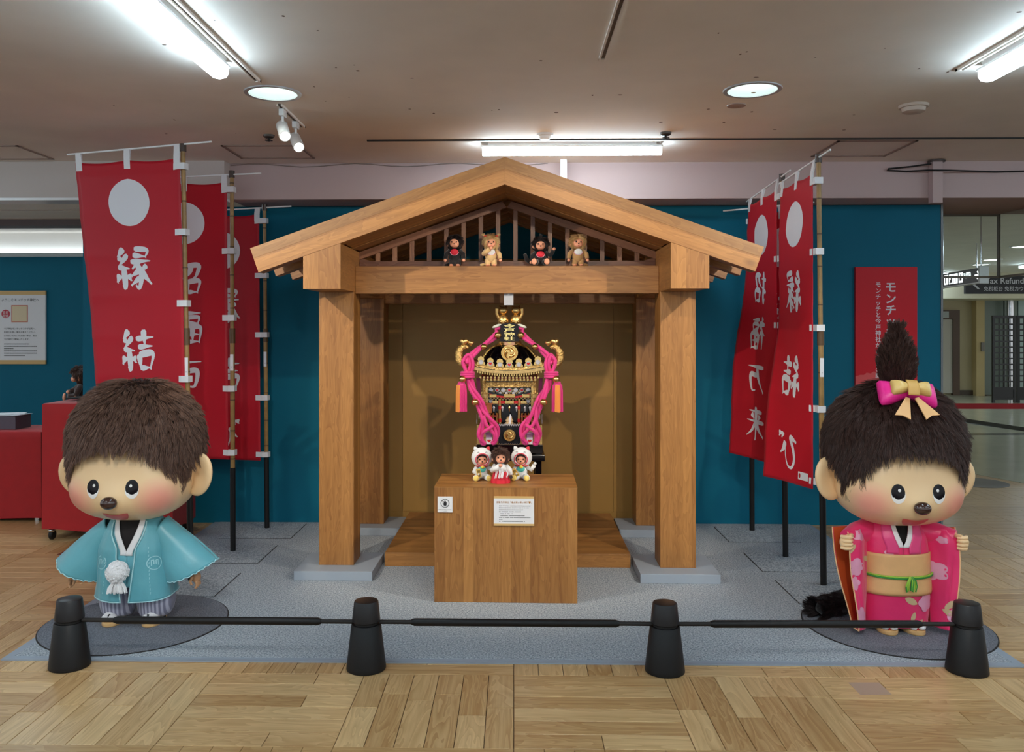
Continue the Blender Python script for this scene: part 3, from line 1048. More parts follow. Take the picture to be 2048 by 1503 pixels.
def banner(label, base, topx, ztop, c_tp, c_tf, c_bp, c_bf, rod_a, rod_b, chars, mirror, wave=0.012, seed=0, tag_corner=False, disc=True):
    """base: foot of the pole; c_t/b p/f: cloth corners at top/bottom, pole side / free side (world)."""
    o = Vector((base[0], base[1], .0125))
    t = thing('nobori_banner', label, 'banner', o, 0, 'tall red festival banners on bamboo poles')
    rel = lambda p: Vector(p) - o
    foot, head = Vector((0, 0, 0)), rel((topx[0], topx[1], ztop))
    at = lambda z: foot.lerp(head, z / head.z)
    MB().tube([foot, at(.56)], .0185, 14).build('black_sleeve', M_black, t, smooth=50)
    pts, rad = [], []
    z = .5
    k = 0
    while z < head.z:
        pts.append(at(z)); rad.append(.0155 if z < 1.45 else .0135)
        z += .1
    pts.append(head); rad.append(.0135)
    MB().tube(pts, rad, 14).build('bamboo_pole', M_bamboo, t, smooth=60)
    z, k = .62, 0
    nodes = MB()
    while z < head.z - .05:
        a, r = at(z), (.0168 if z < 1.45 else .0146)
        nodes.tube([a - Vector((0, 0, .004)), a + Vector((0, 0, .004))], r, 12)
        z += .19 + .05 * ((k * 7) % 3) / 3
        k += 1
    nodes.build('pole_node', M_bamboo_d, t, kind='stuff')
    MB().tube([at(1.40), at(1.50)], .0195, 14).build('ferrule', M_bamboo_d, t, smooth=50)
    MB().tube([at(head.z - .035), at(head.z + .012)], .0195, 14).build('cap', plain('cap_brown', srgb(70, 52, 44), 0.35), t, smooth=50)
    MB().tube([rel(rod_a), rel(rod_b)], .006, 8).build('crossbar', M_white_gloss, t, smooth=60)
    A, B, C, D = (rel(p) for p in (c_tp, c_tf, c_bp, c_bf))
    nrm = (B - A).cross(C - A).normalized()
    if nrm.y > 0:
        nrm = -nrm

    def P(s, q, off=0.0):
        p = A.lerp(B, s).lerp(C.lerp(D, s), q)
        # the cloth hangs in shallow folds, held flat at the top and on the pole side
        f = min(1, q * 2.0)
        wv = wave * f * s * sin(3.1 * s + 2.2 * q + seed) + wave * .5 * f * sin(9 * q + seed) * s
        wv += .0035 * abs(sin(PI * 7.3 * q + seed)) ** 12 * (0.4 + .6 * s)
        sag = -.014 * math.sin(PI * ((s * 2) % 1)) * (1 - q) ** 12
        return p + nrm * (wv + off) + Vector((0, 0, sag))

    MB().grid(P, 24, 90).build('cloth', M_banner, t, smooth=180, solid=.0008)
    # print shows on both faces
    W, H = (B - A).length, (C - A).length
    X = (lambda x: x) if mirror else (lambda x: 1 - x)

    def emit(vs, fs, nm):
        pr = MB()
        for off in (.0022, -.0022):
            pr.add([P(X(x), q, off) for x, q in vs], fs)
        pr.build(nm, M_print, t)

    if disc:
        qc, rr = .145, .142
        vs, fs = [(.5, qc)], []
        for r in (1, 2, 3, 4):
            for k in range(40):
                a = 2 * PI * k / 40
                vs.append((.5 + rr * r / 4 * cos(a) / W, qc + rr * r / 4 * sin(a) / H))
        for k in range(40):
            k2 = (k + 1) % 40
            fs.append((0, 1 + k, 1 + k2))
            for r in range(3):
                fs.append((1 + r * 40 + k, 1 + r * 40 + k2, 41 + r * 40 + k2, 41 + r * 40 + k))
        emit(vs, fs, 'printed_disc')
    for ch, q, size in chars:
        gv, gf = brush(ch)
        vs = [(.5 + (x - .5) * size / W, q - (y - .5) * size / H) for x, y in gv]
        emit(vs, gf, 'printed_character')
    # white loops on the bar and along the pole
    for s in (.03, .5, .965):
        p = P(s, 0)
        f = (p - rel(rod_a)).dot((rel(rod_b) - rel(rod_a)).normalized())
        bar = rel(rod_a) + (rel(rod_b) - rel(rod_a)).normalized() * f
        u = (B - A).normalized() * .020
        q = P(s, .03)
        MB().loft([[q - u + nrm * .003, q + u + nrm * .003, q + u - nrm * .003, q - u - nrm * .003],
                   [p - u + nrm * .004, p + u + nrm * .004, p + u - nrm * .004, p - u - nrm * .004],
                   [bar - u * .9 + nrm * .008, bar + u * .9 + nrm * .008, bar + u * .9 - nrm * .008, bar - u * .9 - nrm * .008]]).build('bar_loop', M_tab, t)
    for q in (.028, .25, .49, .745, .975):
        p = P(0, q)
        pole = at(p.z)
        u = (B - A).normalized()
        a, b = P(.06, q), pole - u * .024
        up = Vector((0, 0, .019))
        MB().loft([[a - up + nrm * .005, a + up + nrm * .005, a + up - nrm * .004, a - up - nrm * .004],
                   [pole + u * .02 - up + nrm * .032, pole + u * .02 + up + nrm * .032, pole + u * .02 + up - nrm * .017, pole + u * .02 - up - nrm * .017],
                   [b - up + nrm * .030, b + up + nrm * .030, b + up - nrm * .017, b - up - nrm * .017]]).build('pole_loop', M_tab, t)
    st = at(1.27)
    MB().box(-.011, .011, -.0165, -.013, -.055, .055, Matrix.Translation(st)).build('paper_label', M_paper, t)
    if tag_corner:
        mb = MB()
        for off in (.002, -.002):
            mb.add([P(a, b, off) for a, b in ((.09, .955), (.3, .955), (.3, .98), (.09, .98))], [(0, 1, 2, 3)])
        mb.build('maker_tag', M_paper, t)
        mb = MB()
        for off in (.0026, -.0026):
            mb.add([P(.265 + .02 * cos(2 * PI * k / 12), .9675 + .008 * sin(2 * PI * k / 12), off) for k in range(12)], [tuple(range(12))])
        mb.build('maker_mark', plain('red_print', srgb(190, 40, 40), .5), t)
    return t


EN = (('縁', .375, .27), ('結', .655, .27), ('び', .90, .25))
SH = (('招', .35, .23), ('福', .525, .23), ('万', .695, .23), ('来', .865, .23))
banner('front left red banner with a white disc and large white characters', (-1.925, 5.037), (-1.975, 5.04), 2.60,
       (-1.985, 5.02, 2.525), (-2.68, 5.15, 2.525), (-1.945, 5.02, .76), (-2.52, 5.15, .76), (-2.735, 5.16, 2.575), (-1.79, 5.00, 2.615), EN, False, seed=.4)
banner('middle left red banner half hidden by the front left one', (-1.897, 5.711), (-1.905, 5.71), 2.565,
       (-1.935, 5.70, 2.50), (-2.53, 5.74, 2.49), (-1.925, 5.70, .63), (-2.51, 5.76, .63), (-2.58, 5.75, 2.53), (-1.70, 5.69, 2.555), SH, False, seed=1.7)
banner('back left red banner, nearest the roof end', (-1.86, 6.376), (-1.88, 6.376), 2.435,
       (-1.915, 6.36, 2.375), (-2.50, 6.42, 2.365), (-1.905, 6.36, .52), (-2.49, 6.47, .52), (-2.56, 6.45, 2.40), (-1.67, 6.35, 2.43), EN, False, seed=2.9)
banner('front right red banner seen from behind, beside the red poster', (1.811, 5.003), (1.782, 5.005), 2.515,
       (1.755, 5.02, 2.425), (1.748, 5.585, 2.425), (1.76, 5.03, .565), (1.575, 5.42, .575), (1.742, 5.62, 2.46), (1.79, 4.84, 2.52), EN, True, wave=.03, seed=.9, tag_corner=True)
banner('middle right red banner seen from behind, near the roof end', (1.787, 5.624), (1.765, 5.626), 2.515,
       (1.735, 5.64, 2.43), (1.715, 6.24, 2.415), (1.74, 5.65, .60), (1.545, 6.08, .63), (1.72, 6.31, 2.45), (1.765, 5.46, 2.52), SH, True, wave=.03, seed=2.2)
banner('back right red banner, mostly hidden behind the other two', (1.773, 6.359), (1.766, 6.36), 2.43,
       (1.80, 6.34, 2.36), (2.06, 6.0, 2.36), (1.80, 6.34, .55), (2.02, 6.04, .55), (1.60, 6.52, 2.41), (2.09, 5.96, 2.39), EN, True, wave=.01, seed=3.3)

# ---------------------------------------------------------------- left side
mt = MB().box(-3.05, -2.335, 5.62, 6.2, .0005, .004).build('floor_mat', M_brown_mat)
tag(mt, 'thin brown mat on the parquet in front of the red counter', 'mat')
ct = thing('cloth_counter', 'tall red cloth-covered counter on casters behind the figure in turquoise', 'counter', (-2.86, 6.22, 0))


def drape(x0, x1, y0, y1, z0, z1, seed=0, flare=.012):
    """Cloth box with soft corners and a slightly uneven hem."""
    n = 96
    rings = []
    for q in range(13):
        f = q / 12
        z = z1 + (z0 - z1) * f
        ring = []
        for k in range(n):
            a = 4 * k / n
            e, u = int(a), a - int(a)
            cs = [(x0, y0), (x1, y0), (x1, y1), (x0, y1)]
            p, r = cs[e], cs[(e + 1) % 4]
            x, y = p[0] + (r[0] - p[0]) * u, p[1] + (r[1] - p[1]) * u
            cx, cy = (x0 + x1) / 2, (y0 + y1) / 2
            nz = noise.noise(Vector((x * 3 + seed, y * 3, z * .7))) * flare * f
            dx, dy = x - cx, y - cy
            l = math.hypot(dx, dy)
            ring.append(Vector((x + dx / l * (nz + flare * f * .5), y + dy / l * (nz + flare * f * .5), z + (.008 * sin(k * .4 + seed) if q == 12 else 0))))
        rings.append(ring)
    top = [[Vector(((x0 + x1) / 2 + (p.x - (x0 + x1) / 2) * .985, (y0 + y1) / 2 + (p.y - (y0 + y1) / 2) * .97, z1 + .006)) for p in rings[0]]]
    return MB().loft(top + rings, True, False)


drape(-.50, .43, -.22, .20, .075, .972, 1).build('cloth', M_red_cloth, ct, smooth=50)
MB().box(-.485, .42, -.205, .19, .10, .965).build('body', plain('counter_board', srgb(90, 20, 20), .8), ct)
for x, y in ((-.45, -.18), (.38, -.18), (-.45, .16), (.38, .16)):
    cst = MB().lathe([(.002, -.014), (.03, -.014), (.036, -.008), (.036, .008), (.03, .014), (.002, .014)], 20, Matrix.Translation((x, y, .0365)) @ Matrix.Rotation(PI / 2, 4, 'Y')).build('caster', M_black, ct, smooth=40)
    MB().ell((x, y - .004, .07), (.022, .03, .02), 14, 8).build('caster_fork', M_steel, cst, smooth=60)
tr = thing('display_board', 'thin dark board lying tilted on the red counter', 'board', (-2.97, 6.30, .992), 0)
MB().box(-.33, .33, -.10, .10, 0, .010, Matrix.Rotation(math.radians(-1.5), 4, 'Y') @ Matrix.Translation((0, 0, .008))).build('board', M_black, tr)
MB().box(.2, .22, -.09, .09, -.012, .012).box(-.22, -.2, -.09, .09, -.012, .004).build('foot', M_white, tr)
tb = thing('cloth_table', 'low table under a red cloth at the left edge', 'table', (-4.45, 6.84, 0))
drape(-.85, .74, -.235, .235, .02, .70, 5).build('cloth', M_red_cloth, tb, smooth=50)
MB().box(-.83, .72, -.22, .22, .68, .70).build('tabletop', plain('counter_board', srgb(90, 20, 20), .8), tb)
for x in (-.8, .69):
    for y in (-.2, .2):
        MB().tube([(x, y, 0), (x, y, .68)], .016, 8).build('leg', M_steel, tb)
bx = thing('storage_box', 'dark grey box with loose papers on the red table', 'box', (-4.14, 6.83, .707))
MB().box(-.16, .16, -.11, .11, 0, .105).build('box_body', plain('box_grey', srgb(92, 84, 96), .6), bx, bevel=.003)
for k, (dx, rz) in enumerate(((-.02, .05), (.03, -.2), (.0, .3))):
    MB().box(-.15, .15, -.10, .10, .106 + k * .004, .108 + k * .004, Matrix.Translation((dx, 0, 0)) @ Matrix.Rotation(rz, 4, 'Z')).build('paper_sheet', M_paper, bx)
ps = thing('welcome_poster', 'white poster with tan top and bottom bands on the far teal wall', 'poster', (-6.23, 10.585, 1.54))
MB().box(-.35, .35, -.015, .012, -.465, .455).build('board', M_paper, ps)
MB().box(-.351, .351, -.016, .01, .405, .456).build('band', M_goldink, ps)
MB().box(-.351, .351, -.016, .01, -.466, -.415).build('band', M_goldink, ps)
mb = MB()
put_text(mb, 'ようこそモンチッチ神社へ', -.204, .325, .0430, -.0165, .001, 'l', sx=.93)
for k, s_ in enumerate(('今戸神社モンチッチコラボ絵馬へ、', '皆様のお願い事をお書きください。', 'お寄せいただいたお願い事は、後日', '今戸神社へ奉納いたします。')):
    put_text(mb, s_, -.174, -.03 - k * .044, .0262, -.0165, .001)
mb.build('lettering', M_ink, ps)
mb = MB()
for r, n in enumerate((24, 31, 9, 31, 31, 20)):
    for k in range(n):
        x, z = -.174 + k * .0135, -.212 - r * .029
        mb.box(x, x + .0092, -.0165, -.015, z - M_dots.uniform(.003, .006), z + .003)
        mb.box(x + .004, x + .007, -.0165, -.015, z - .007, z + .007)
mb.build('small_print', M_ink, ps, kind='stuff')
mb = MB().lathe([(.001, 0), (.054, 0), (.054, .0015), (.001, .0015)], 30, Matrix.Translation((-.152, -.0165, .165)) @ Matrix.Rotation(PI / 2, 4, 'X'))
mb.build('seal', plain('seal_red', srgb(196, 34, 60), .5), ps)
mb = MB()
put_text(mb, '自日', -.152, .168, .040, -.0195, .002, 'c')
put_text(mb, '限定', -.152, .124, .040, -.0195, .002, 'c')
mb.build('seal_lettering', M_paper, ps)
MB().box(-.082, .128, -.0165, -.015, .06, .275).build('picture_border', plain('border_red', srgb(206, 130, 104), .5), ps)
MB().box(-.070, .116, -.0175, -.016, .072, .263).build('picture', plain('cream_print', srgb(226, 208, 172), .5), ps)
# display stand and the doll behind the wall end
ds = thing('display_stand', 'dark display stand behind the end of the teal wall', 'stand', (-3.535, 6.93, 0))
MB().box(-.15, .12, -.15, .15, 0, .925).build('column', M_black, ds, bevel=.004)

# ---------------------------------------------------------------- right side
rp = thing('story_poster', 'red poster with white vertical lettering on the teal wall', 'poster', (2.855, 6.585, 1.42))
M_rposter = plain('poster_red', srgb(206, 24, 40), 0.45, spec=0.25)
MB().box(-.235, .235, -.018, .004, -.52, .565).build('board', M_rposter, rp, bevel=.001)
mb = MB()


def vtext(mb, s, x, z, size, pitch, y, off):
    for k, ch in enumerate(s):
        gv, gf, a, b = glyphs(ch, off)
        if ch in 'ーッ':
            pass
        mb.add([(x + (v.x - .5) * size, y, z - k * pitch + (v.y - .88) * size) for v in gv], gf)


vtext(mb, 'モンチッチ神社', .033, .455, .088, .088, -.0187, .022)
vtext(mb, 'モンチッチと今戸神社があなたの願いを', -.062, .452, .044, .0465, -.0187, .012)
mb.build('lettering', M_print, rp)
mb = MB()
cl = [(-.235, -.52), (-.235, -.275), (-.20, -.262), (-.17, -.262), (-.15, -.245), (-.12, -.252), (-.095, -.235), (-.06, -.247), (-.03, -.25), (.0, -.27), (.04, -.275), (.08, -.30), (.13, -.30), (.16, -.325), (.2, -.33), (.235, -.345), (.235, -.52)]
mb.add([(x, -.0185, z) for x, z in cl], [tuple(range(len(cl)))])
mb.build('cloud_print', plain('poster_cloud', srgb(216, 76, 78), .35), rp)
# belt barrier across the corridor
bb = thing('belt_barrier', 'red belt barrier stretched across the corridor on the right', 'barrier', (5.35, 10.1, .003))
for x in (-.72, 1.0):
    MB().lathe([(.15, 0), (.15, .012), (.03, .03), (.022, .05), (.022, .66), (.028, .67), (.026, .69), (.002, .70)], 20, Matrix.Translation((x, 0, 0))).build('post', M_black, bb, smooth=40)
MB().box(-.70, .98, -.002, .002, .572, .637).build('belt', plain('belt_red', srgb(170, 16, 30), .6), bb)
# direction signs
M_signblk = plain('sign_black', srgb(34, 33, 38), 0.35)
M_signlit = plain('sign_lit', (1, 1, 1, 1), emit=(.86, .96, .96, 1), estr=1.3)
ts = thing('refund_sign', 'black hanging sign reading Tax Refund with a left arrow', 'sign', (7.15, 12.15, 2.015))
MB().box(-.765, .765, -.03, .03, 0, .252).build('panel', M_signblk, ts, bevel=.004)
for x in (-.6, .6):
    MB().tube([(x, 0, .25), (x, 0, .716)], .009, 8).build('hanger', M_steel, ts)
mb = MB()
put_text(mb, 'Tax Refund Counter', -.50, .143, .118, -.0305, .012)
put_text(mb, '免税柜台 免税カウンター', -.515, .045, .068, -.0305, .004)
ar = [(-.725, .155), (-.62, .245), (-.585, .245), (-.665, .172), (-.515, .172), (-.515, .138), (-.665, .138), (-.585, .065), (-.62, .065)]
ar = [(x + .02, z) for x, z in ar]
mb.add([(x, -.0305, z) for x, z in ar], [tuple(range(len(ar)))])
mb.build('lettering', plain('sign_white', srgb(225, 226, 230), .4), ts)
a, b = Vector((4.70, 8.60, 1.985)), Vector((4.86, 9.79, 1.985))
ls = thing('lit_sign', 'lit black guide sign with white pictograms and a right arrow', 'sign', b, math.atan2((a - b).y, (a - b).x))
L_ = (a - b).length
MB().box(-.1, L_, -.025, .025, 0, .145).build('panel', M_signblk, ls, bevel=.003)
MB().box(L_, L_ + .03, -.045, .045, -.02, .16).build('end_cap', plain('alu_end', srgb(186, 190, 188), .3, metal=.6), ls, bevel=.003)
MB().box(-.1, L_, -.03, .03, -.012, 0).build('bottom_trim', plain('alu_end', srgb(186, 190, 188), .3, metal=.6), ls)
mb = MB()
for k, x in enumerate((.22, .36, .50, .64)):
    mb.box(x, x + .105, -.0262, -.024, .02, .125)
mb.build('pictogram_plate', M_signlit, ls)
mb = MB()
for k, x in enumerate((.22, .36, .50, .64)):
    c = x + .052
    if k == 0:
        mb.box(c - .03, c - .008, -.0275, -.026, .035, .11)
    elif k == 1:
        for q in range(4):
            mb.box(c - .04 + q * .02, c - .02 + q * .02, -.0275, -.026, .03, .05 + q * .02)
    elif k == 2:
        mb.box(c - .035, c + .035, -.0275, -.026, .085, .1).box(c - .008, c + .008, -.0275, -.026, .03, .085)
    else:
        mb.box(c - .028, c + .028, -.0275, -.026, .04, .075).box(c - .012, c + .012, -.0275, -.026, .085, .11)
mb.build('pictogram', M_signblk, ls)
mb = MB()
put_text(mb, 'TEL(専門店)', .765, .068, .062, -.0262, .004, sx=.62)
ar = [(1.205, .072), (1.13, .115), (1.115, .105), (1.155, .08), (1.06, .08), (1.06, .064), (1.155, .064), (1.115, .04), (1.13, .03)]
mb.add([(x, -.0262, z) for x, z in ar], [tuple(reversed(range(len(ar))))])
mb.build('lettering', M_signlit, ls)
for x in (.1, L_ - .05):
    MB().tube([(x, 0, .145), (x, 0, .744)], .008, 8).build('hanger', M_steel, ls)
# black lattice screens
M_screen = plain('screen_black', srgb(24, 23, 25), 0.35)


def screen(x, y, rz, w_, label):
    t = thing('lattice_screen', label, 'screen', (x, y, .003), rz, 'black lattice screens in the corridor')
    for a in (0, w_ - .05):
        MB().box(a, a + .05, -.02, .02, 0, 1.80).build('stile', M_screen, t)
    for z0, z1 in ((1.74, 1.80), (.27, .32), (.06, .1)):
        MB().box(.05, w_ - .05, -.018, .018, z0, z1).build('rail', M_screen, t)
    MB().box(.05, w_ - .05, -.008, .008, .1, .27).build('bottom_panel', M_screen, t)
    n = int((w_ - .1) / .085)
    for k in range(1, n):
        xx = .05 + k * (w_ - .1) / n
        ww = .014 if k % 2 else .03
        MB().box(xx - ww / 2, xx + ww / 2, -.01, .01, .32, 1.74).build('upright', M_screen, t)
    for k in range(1, 12):
        z = .32 + k * 1.42 / 12
        MB().box(.05, w_ - .05, -.012, .012, z - .014, z + .014).build('crossbar', M_screen, t)
    return t


screen(9.86, 17.70, .12, .52, 'black lattice folding screen, left leaf, below the hanging sign')
screen(10.40, 17.76, -.10, .62, 'black lattice folding screen, right leaf, cut by the frame')
rm = thing('round_floor_sticker', 'dark grey round mat on the parquet behind the figure in pink', 'mat', (4.55, 8.45, 0))
MB().lathe([(.29, .0005), (.29, .003), (.285, .0035)], 48).build('disc', plain('sticker_grey', srgb(74, 68, 72), .3), rm)
ms = MB().box(-.065, .065, -.06, .06, .0003, .0012).build('floor_patch', plain('patch_beige', srgb(176, 150, 130), .4), loc=(1.49, 3.585, 0), rot=(0, 0, .02))
tag(ms, 'small beige patch stuck to the parquet at the lower right', 'patch')
for x, y, lb in ((8.7, 16.0, 'above the hanging sign'), (7.45, 12.6, 'near the glass curtain'), (9.3, 13.2, 'out of the frame, nearer'), (11.2, 17.3, 'over the lattice screens'), (8.3, 14.9, 'left of the hanging sign')):
    t = thing('corridor_downlight', 'small glowing round downlight in the corridor ceiling, ' + lb, 'ceiling light', (x, y, 2.73), 0, 'corridor downlights')
    MB().lathe([(.16, 0), (.155, -.012), (.13, -.013), (.13, 0)], 24, caps=False).build('trim_ring', M_white, t, smooth=40)
    MB().lathe([(.001, -.003), (.13, -.003), (.13, -.006), (.001, -.007)], 24).build('lamp', M_downlamp, t)
for x, y, rz, lb in ((9.5, 15.5, 0, 'before the lattice screens'), (8.5, 18.0, PI / 2, 'before the lift lobby'), (5.2, 14.0, 0, 'hidden by the teal wall'), (10.2, 11.0, 0, 'beyond the right edge'), (9.9, 12.2, 0, 'beyond the right edge, farther on'), (7.4, 8.6, 0, 'beyond the right edge, nearest'),
                     (13.4, 18.2, PI / 2, 'beyond the right edge, by the far wall')):
    tube_light((x, y, 2.73), rz, 1.2, 'added fill tube light on the corridor ceiling, ' + lb)  # unseen tubes, put in only to lift the corridor brightness
# ---------------------------------------------------------------- the two large doll figures
M_skin = None


def skin_mat():
    """Peach painted face with a soft blush on the cheeks (paint, placed in head space)."""
    m, nt, p = base_mat('painted_skin')
    tc = N(nt, 'ShaderNodeTexCoord')
    sep = N(nt, 'ShaderNodeSeparateXYZ')
    nt.links.new(tc.outputs['Object'], sep.inputs[0])
    ax = math_node(nt, 'ABSOLUTE', sep.outputs[0])
    cb = N(nt, 'ShaderNodeCombineXYZ')
    nt.links.new(ax, cb.inputs[0])
    nt.links.new(sep.outputs[1], cb.inputs[1])
    nt.links.new(sep.outputs[2], cb.inputs[2])
    d = N(nt, 'ShaderNodeVectorMath', operation='DISTANCE')
    nt.links.new(cb.outputs[0], d.inputs[0])
    d.inputs[1].default_value = (.215, -.245, -.235)
    c = ramp(nt, d.outputs['Value'], [(0.0, srgb(240, 158, 138)), (0.045, srgb(241, 166, 144)), (0.135, srgb(244, 208, 160))])
    nt.links.new(c, p.inputs['Base Color'])
    p.inputs['Roughness'].default_value = 0.34
    p.inputs['Subsurface Weight'].default_value = 0.0
    return m


M_skin = skin_mat()
M_skin_plain = plain('painted_skin_plain', srgb(244, 208, 160), 0.36)
M_eyeblack = plain('eye_black', srgb(18, 14, 20), 0.25, spec=0.3)
M_eyewhite = plain('eye_white', srgb(244, 242, 240), 0.2)
M_nose = plain('nose_brown', srgb(62, 40, 34), 0.10, coat=.6)
M_mouth = plain('mouth_red', srgb(218, 92, 88), 0.4)
M_mouth2 = plain('tongue_pink', srgb(236, 132, 120), 0.4)


def hair_mat(name, a, b):
    m, nt, p = base_mat(name)
    hi = N(nt, 'ShaderNodeHairInfo')
    c = ramp(nt, hi.outputs['Random'], [(0.0, a), (1.0, b)])
    nt.links.new(c, p.inputs['Base Color'])
    p.inputs['Roughness'].default_value = 0.42
    p.inputs['Specular IOR Level'].default_value = 0.35
    return m


M_furA = hair_mat('fur_brown', srgb(70, 50, 43), srgb(132, 100, 84))
M_furB = hair_mat('fur_dark_brown', srgb(46, 32, 29), srgb(86, 62, 55))
M_capA = plain('scalp_brown', srgb(50, 36, 31), 0.9)
M_capB = plain('scalp_dark', srgb(34, 25, 23), 0.9)
M_furblack = hair_mat('fur_black', srgb(22, 18, 18), srgb(48, 38, 38))
M_black_plush = plain('black_plush', srgb(26, 21, 21), 0.95, sheen=.3)

HS = 0.965      # head size factor


def face_point(d):
    """Surface of the head below the hair along unit direction d, from the face centre."""
    p = 2.5
    a, b = .300, .285
    c = .236 if d.z > 0 else .243
    r = 1 / ((abs(d.x) / a) ** p + (abs(d.y) / b) ** p + (abs(d.z) / c) ** p) ** (1 / p)
    q = d * r
    k = 0
    for cx, cy, cz, amp, sig in ((.20, -.20, -.085, .030, .12), (-.20, -.20, -.085, .030, .12), (0, -.29, -.10, .040, .075),
                                 (0, -.27, -.185, .016, .09), (0, -.29, .06, -.012, .16)):
        k += amp * math.exp(-((q.x - cx) ** 2 + (q.y - cy) ** 2 + (q.z - cz) ** 2) / sig ** 2)
    return q + d * k


FC = Vector((0, 0, -.13))


def face_at(x, z):
    """Front point of the face with the given x and z (head space)."""
    tx, tz = x, z - FC.z
    gx, gz = tx, tz
    q = None
    for _ in range(14):
        d = Vector((gx, -.29, gz)).normalized()
        q = face_point(d)
        gx += (tx - q.x) * .8
        gz += (tz - q.z) * .8
    return q + FC


def face_normal(x, z):
    e = .004
    a = face_at(x + e, z) - face_at(x - e, z)
    b = face_at(x, z + e) - face_at(x, z - e)
    n = a.cross(b).normalized()
    return n if n.y < 0 else -n


def decal(outline, cx, cz, off, rings=3):
    """Painted patch: outline (x, z) round (cx, cz), laid over the face at a small offset."""
    n = len(outline)
    vs, fs = [], []
    c = face_at(cx, cz) + face_normal(cx, cz) * off
    vs.append(c)
    for r in range(1, rings + 1):
        for x, z in outline:
            px, pz = cx + x * r / rings, cz + z * r / rings
            vs.append(face_at(px, pz) + face_normal(px, pz) * (off if r < rings else off * .6))
    for k in range(n):
        k2 = (k + 1) % n
        fs.append((0, 1 + k, 1 + k2))
        for r in range(rings - 1):
            fs.append((1 + r * n + k, 1 + r * n + k2, 1 + (r + 1) * n + k2, 1 + (r + 1) * n + k))
    return [v * HS for v in vs], fs


def ellipse(rx, rz, n=26, tilt=0.0):
    return [(rx * cos(2 * PI * k / n) * cos(tilt) - rz * sin(2 * PI * k / n) * sin(tilt), rx * cos(2 * PI * k / n) * sin(tilt) + rz * sin(2 * PI * k / n) * cos(tilt)) for k in range(n)]


def hair_point(phi, z):
    """Outer hair ball (head space): phi 0 is the front."""
    c = .335 if z > .03 else .50
    f = max(0.0, 1 - (abs(z - .03) / c) ** 2.15)
    r = .328 * f ** .5
    return Vector((r * sin(phi), -r * cos(phi), z))


def hairline(phi):
    a = abs(math.degrees(phi))
    pts = [(0, .052), (20, .042), (34, .0), (48, -.085), (60, -.170), (70, -.160), (80, -.03), (96, -.05), (112, -.17), (180, -.22)]
    for (a0, z0), (a1, z1) in zip(pts, pts[1:]):
        if a <= a1:
            return z0 + (z1 - z0) * (a - a0) / (a1 - a0)
    return pts[-1][1]


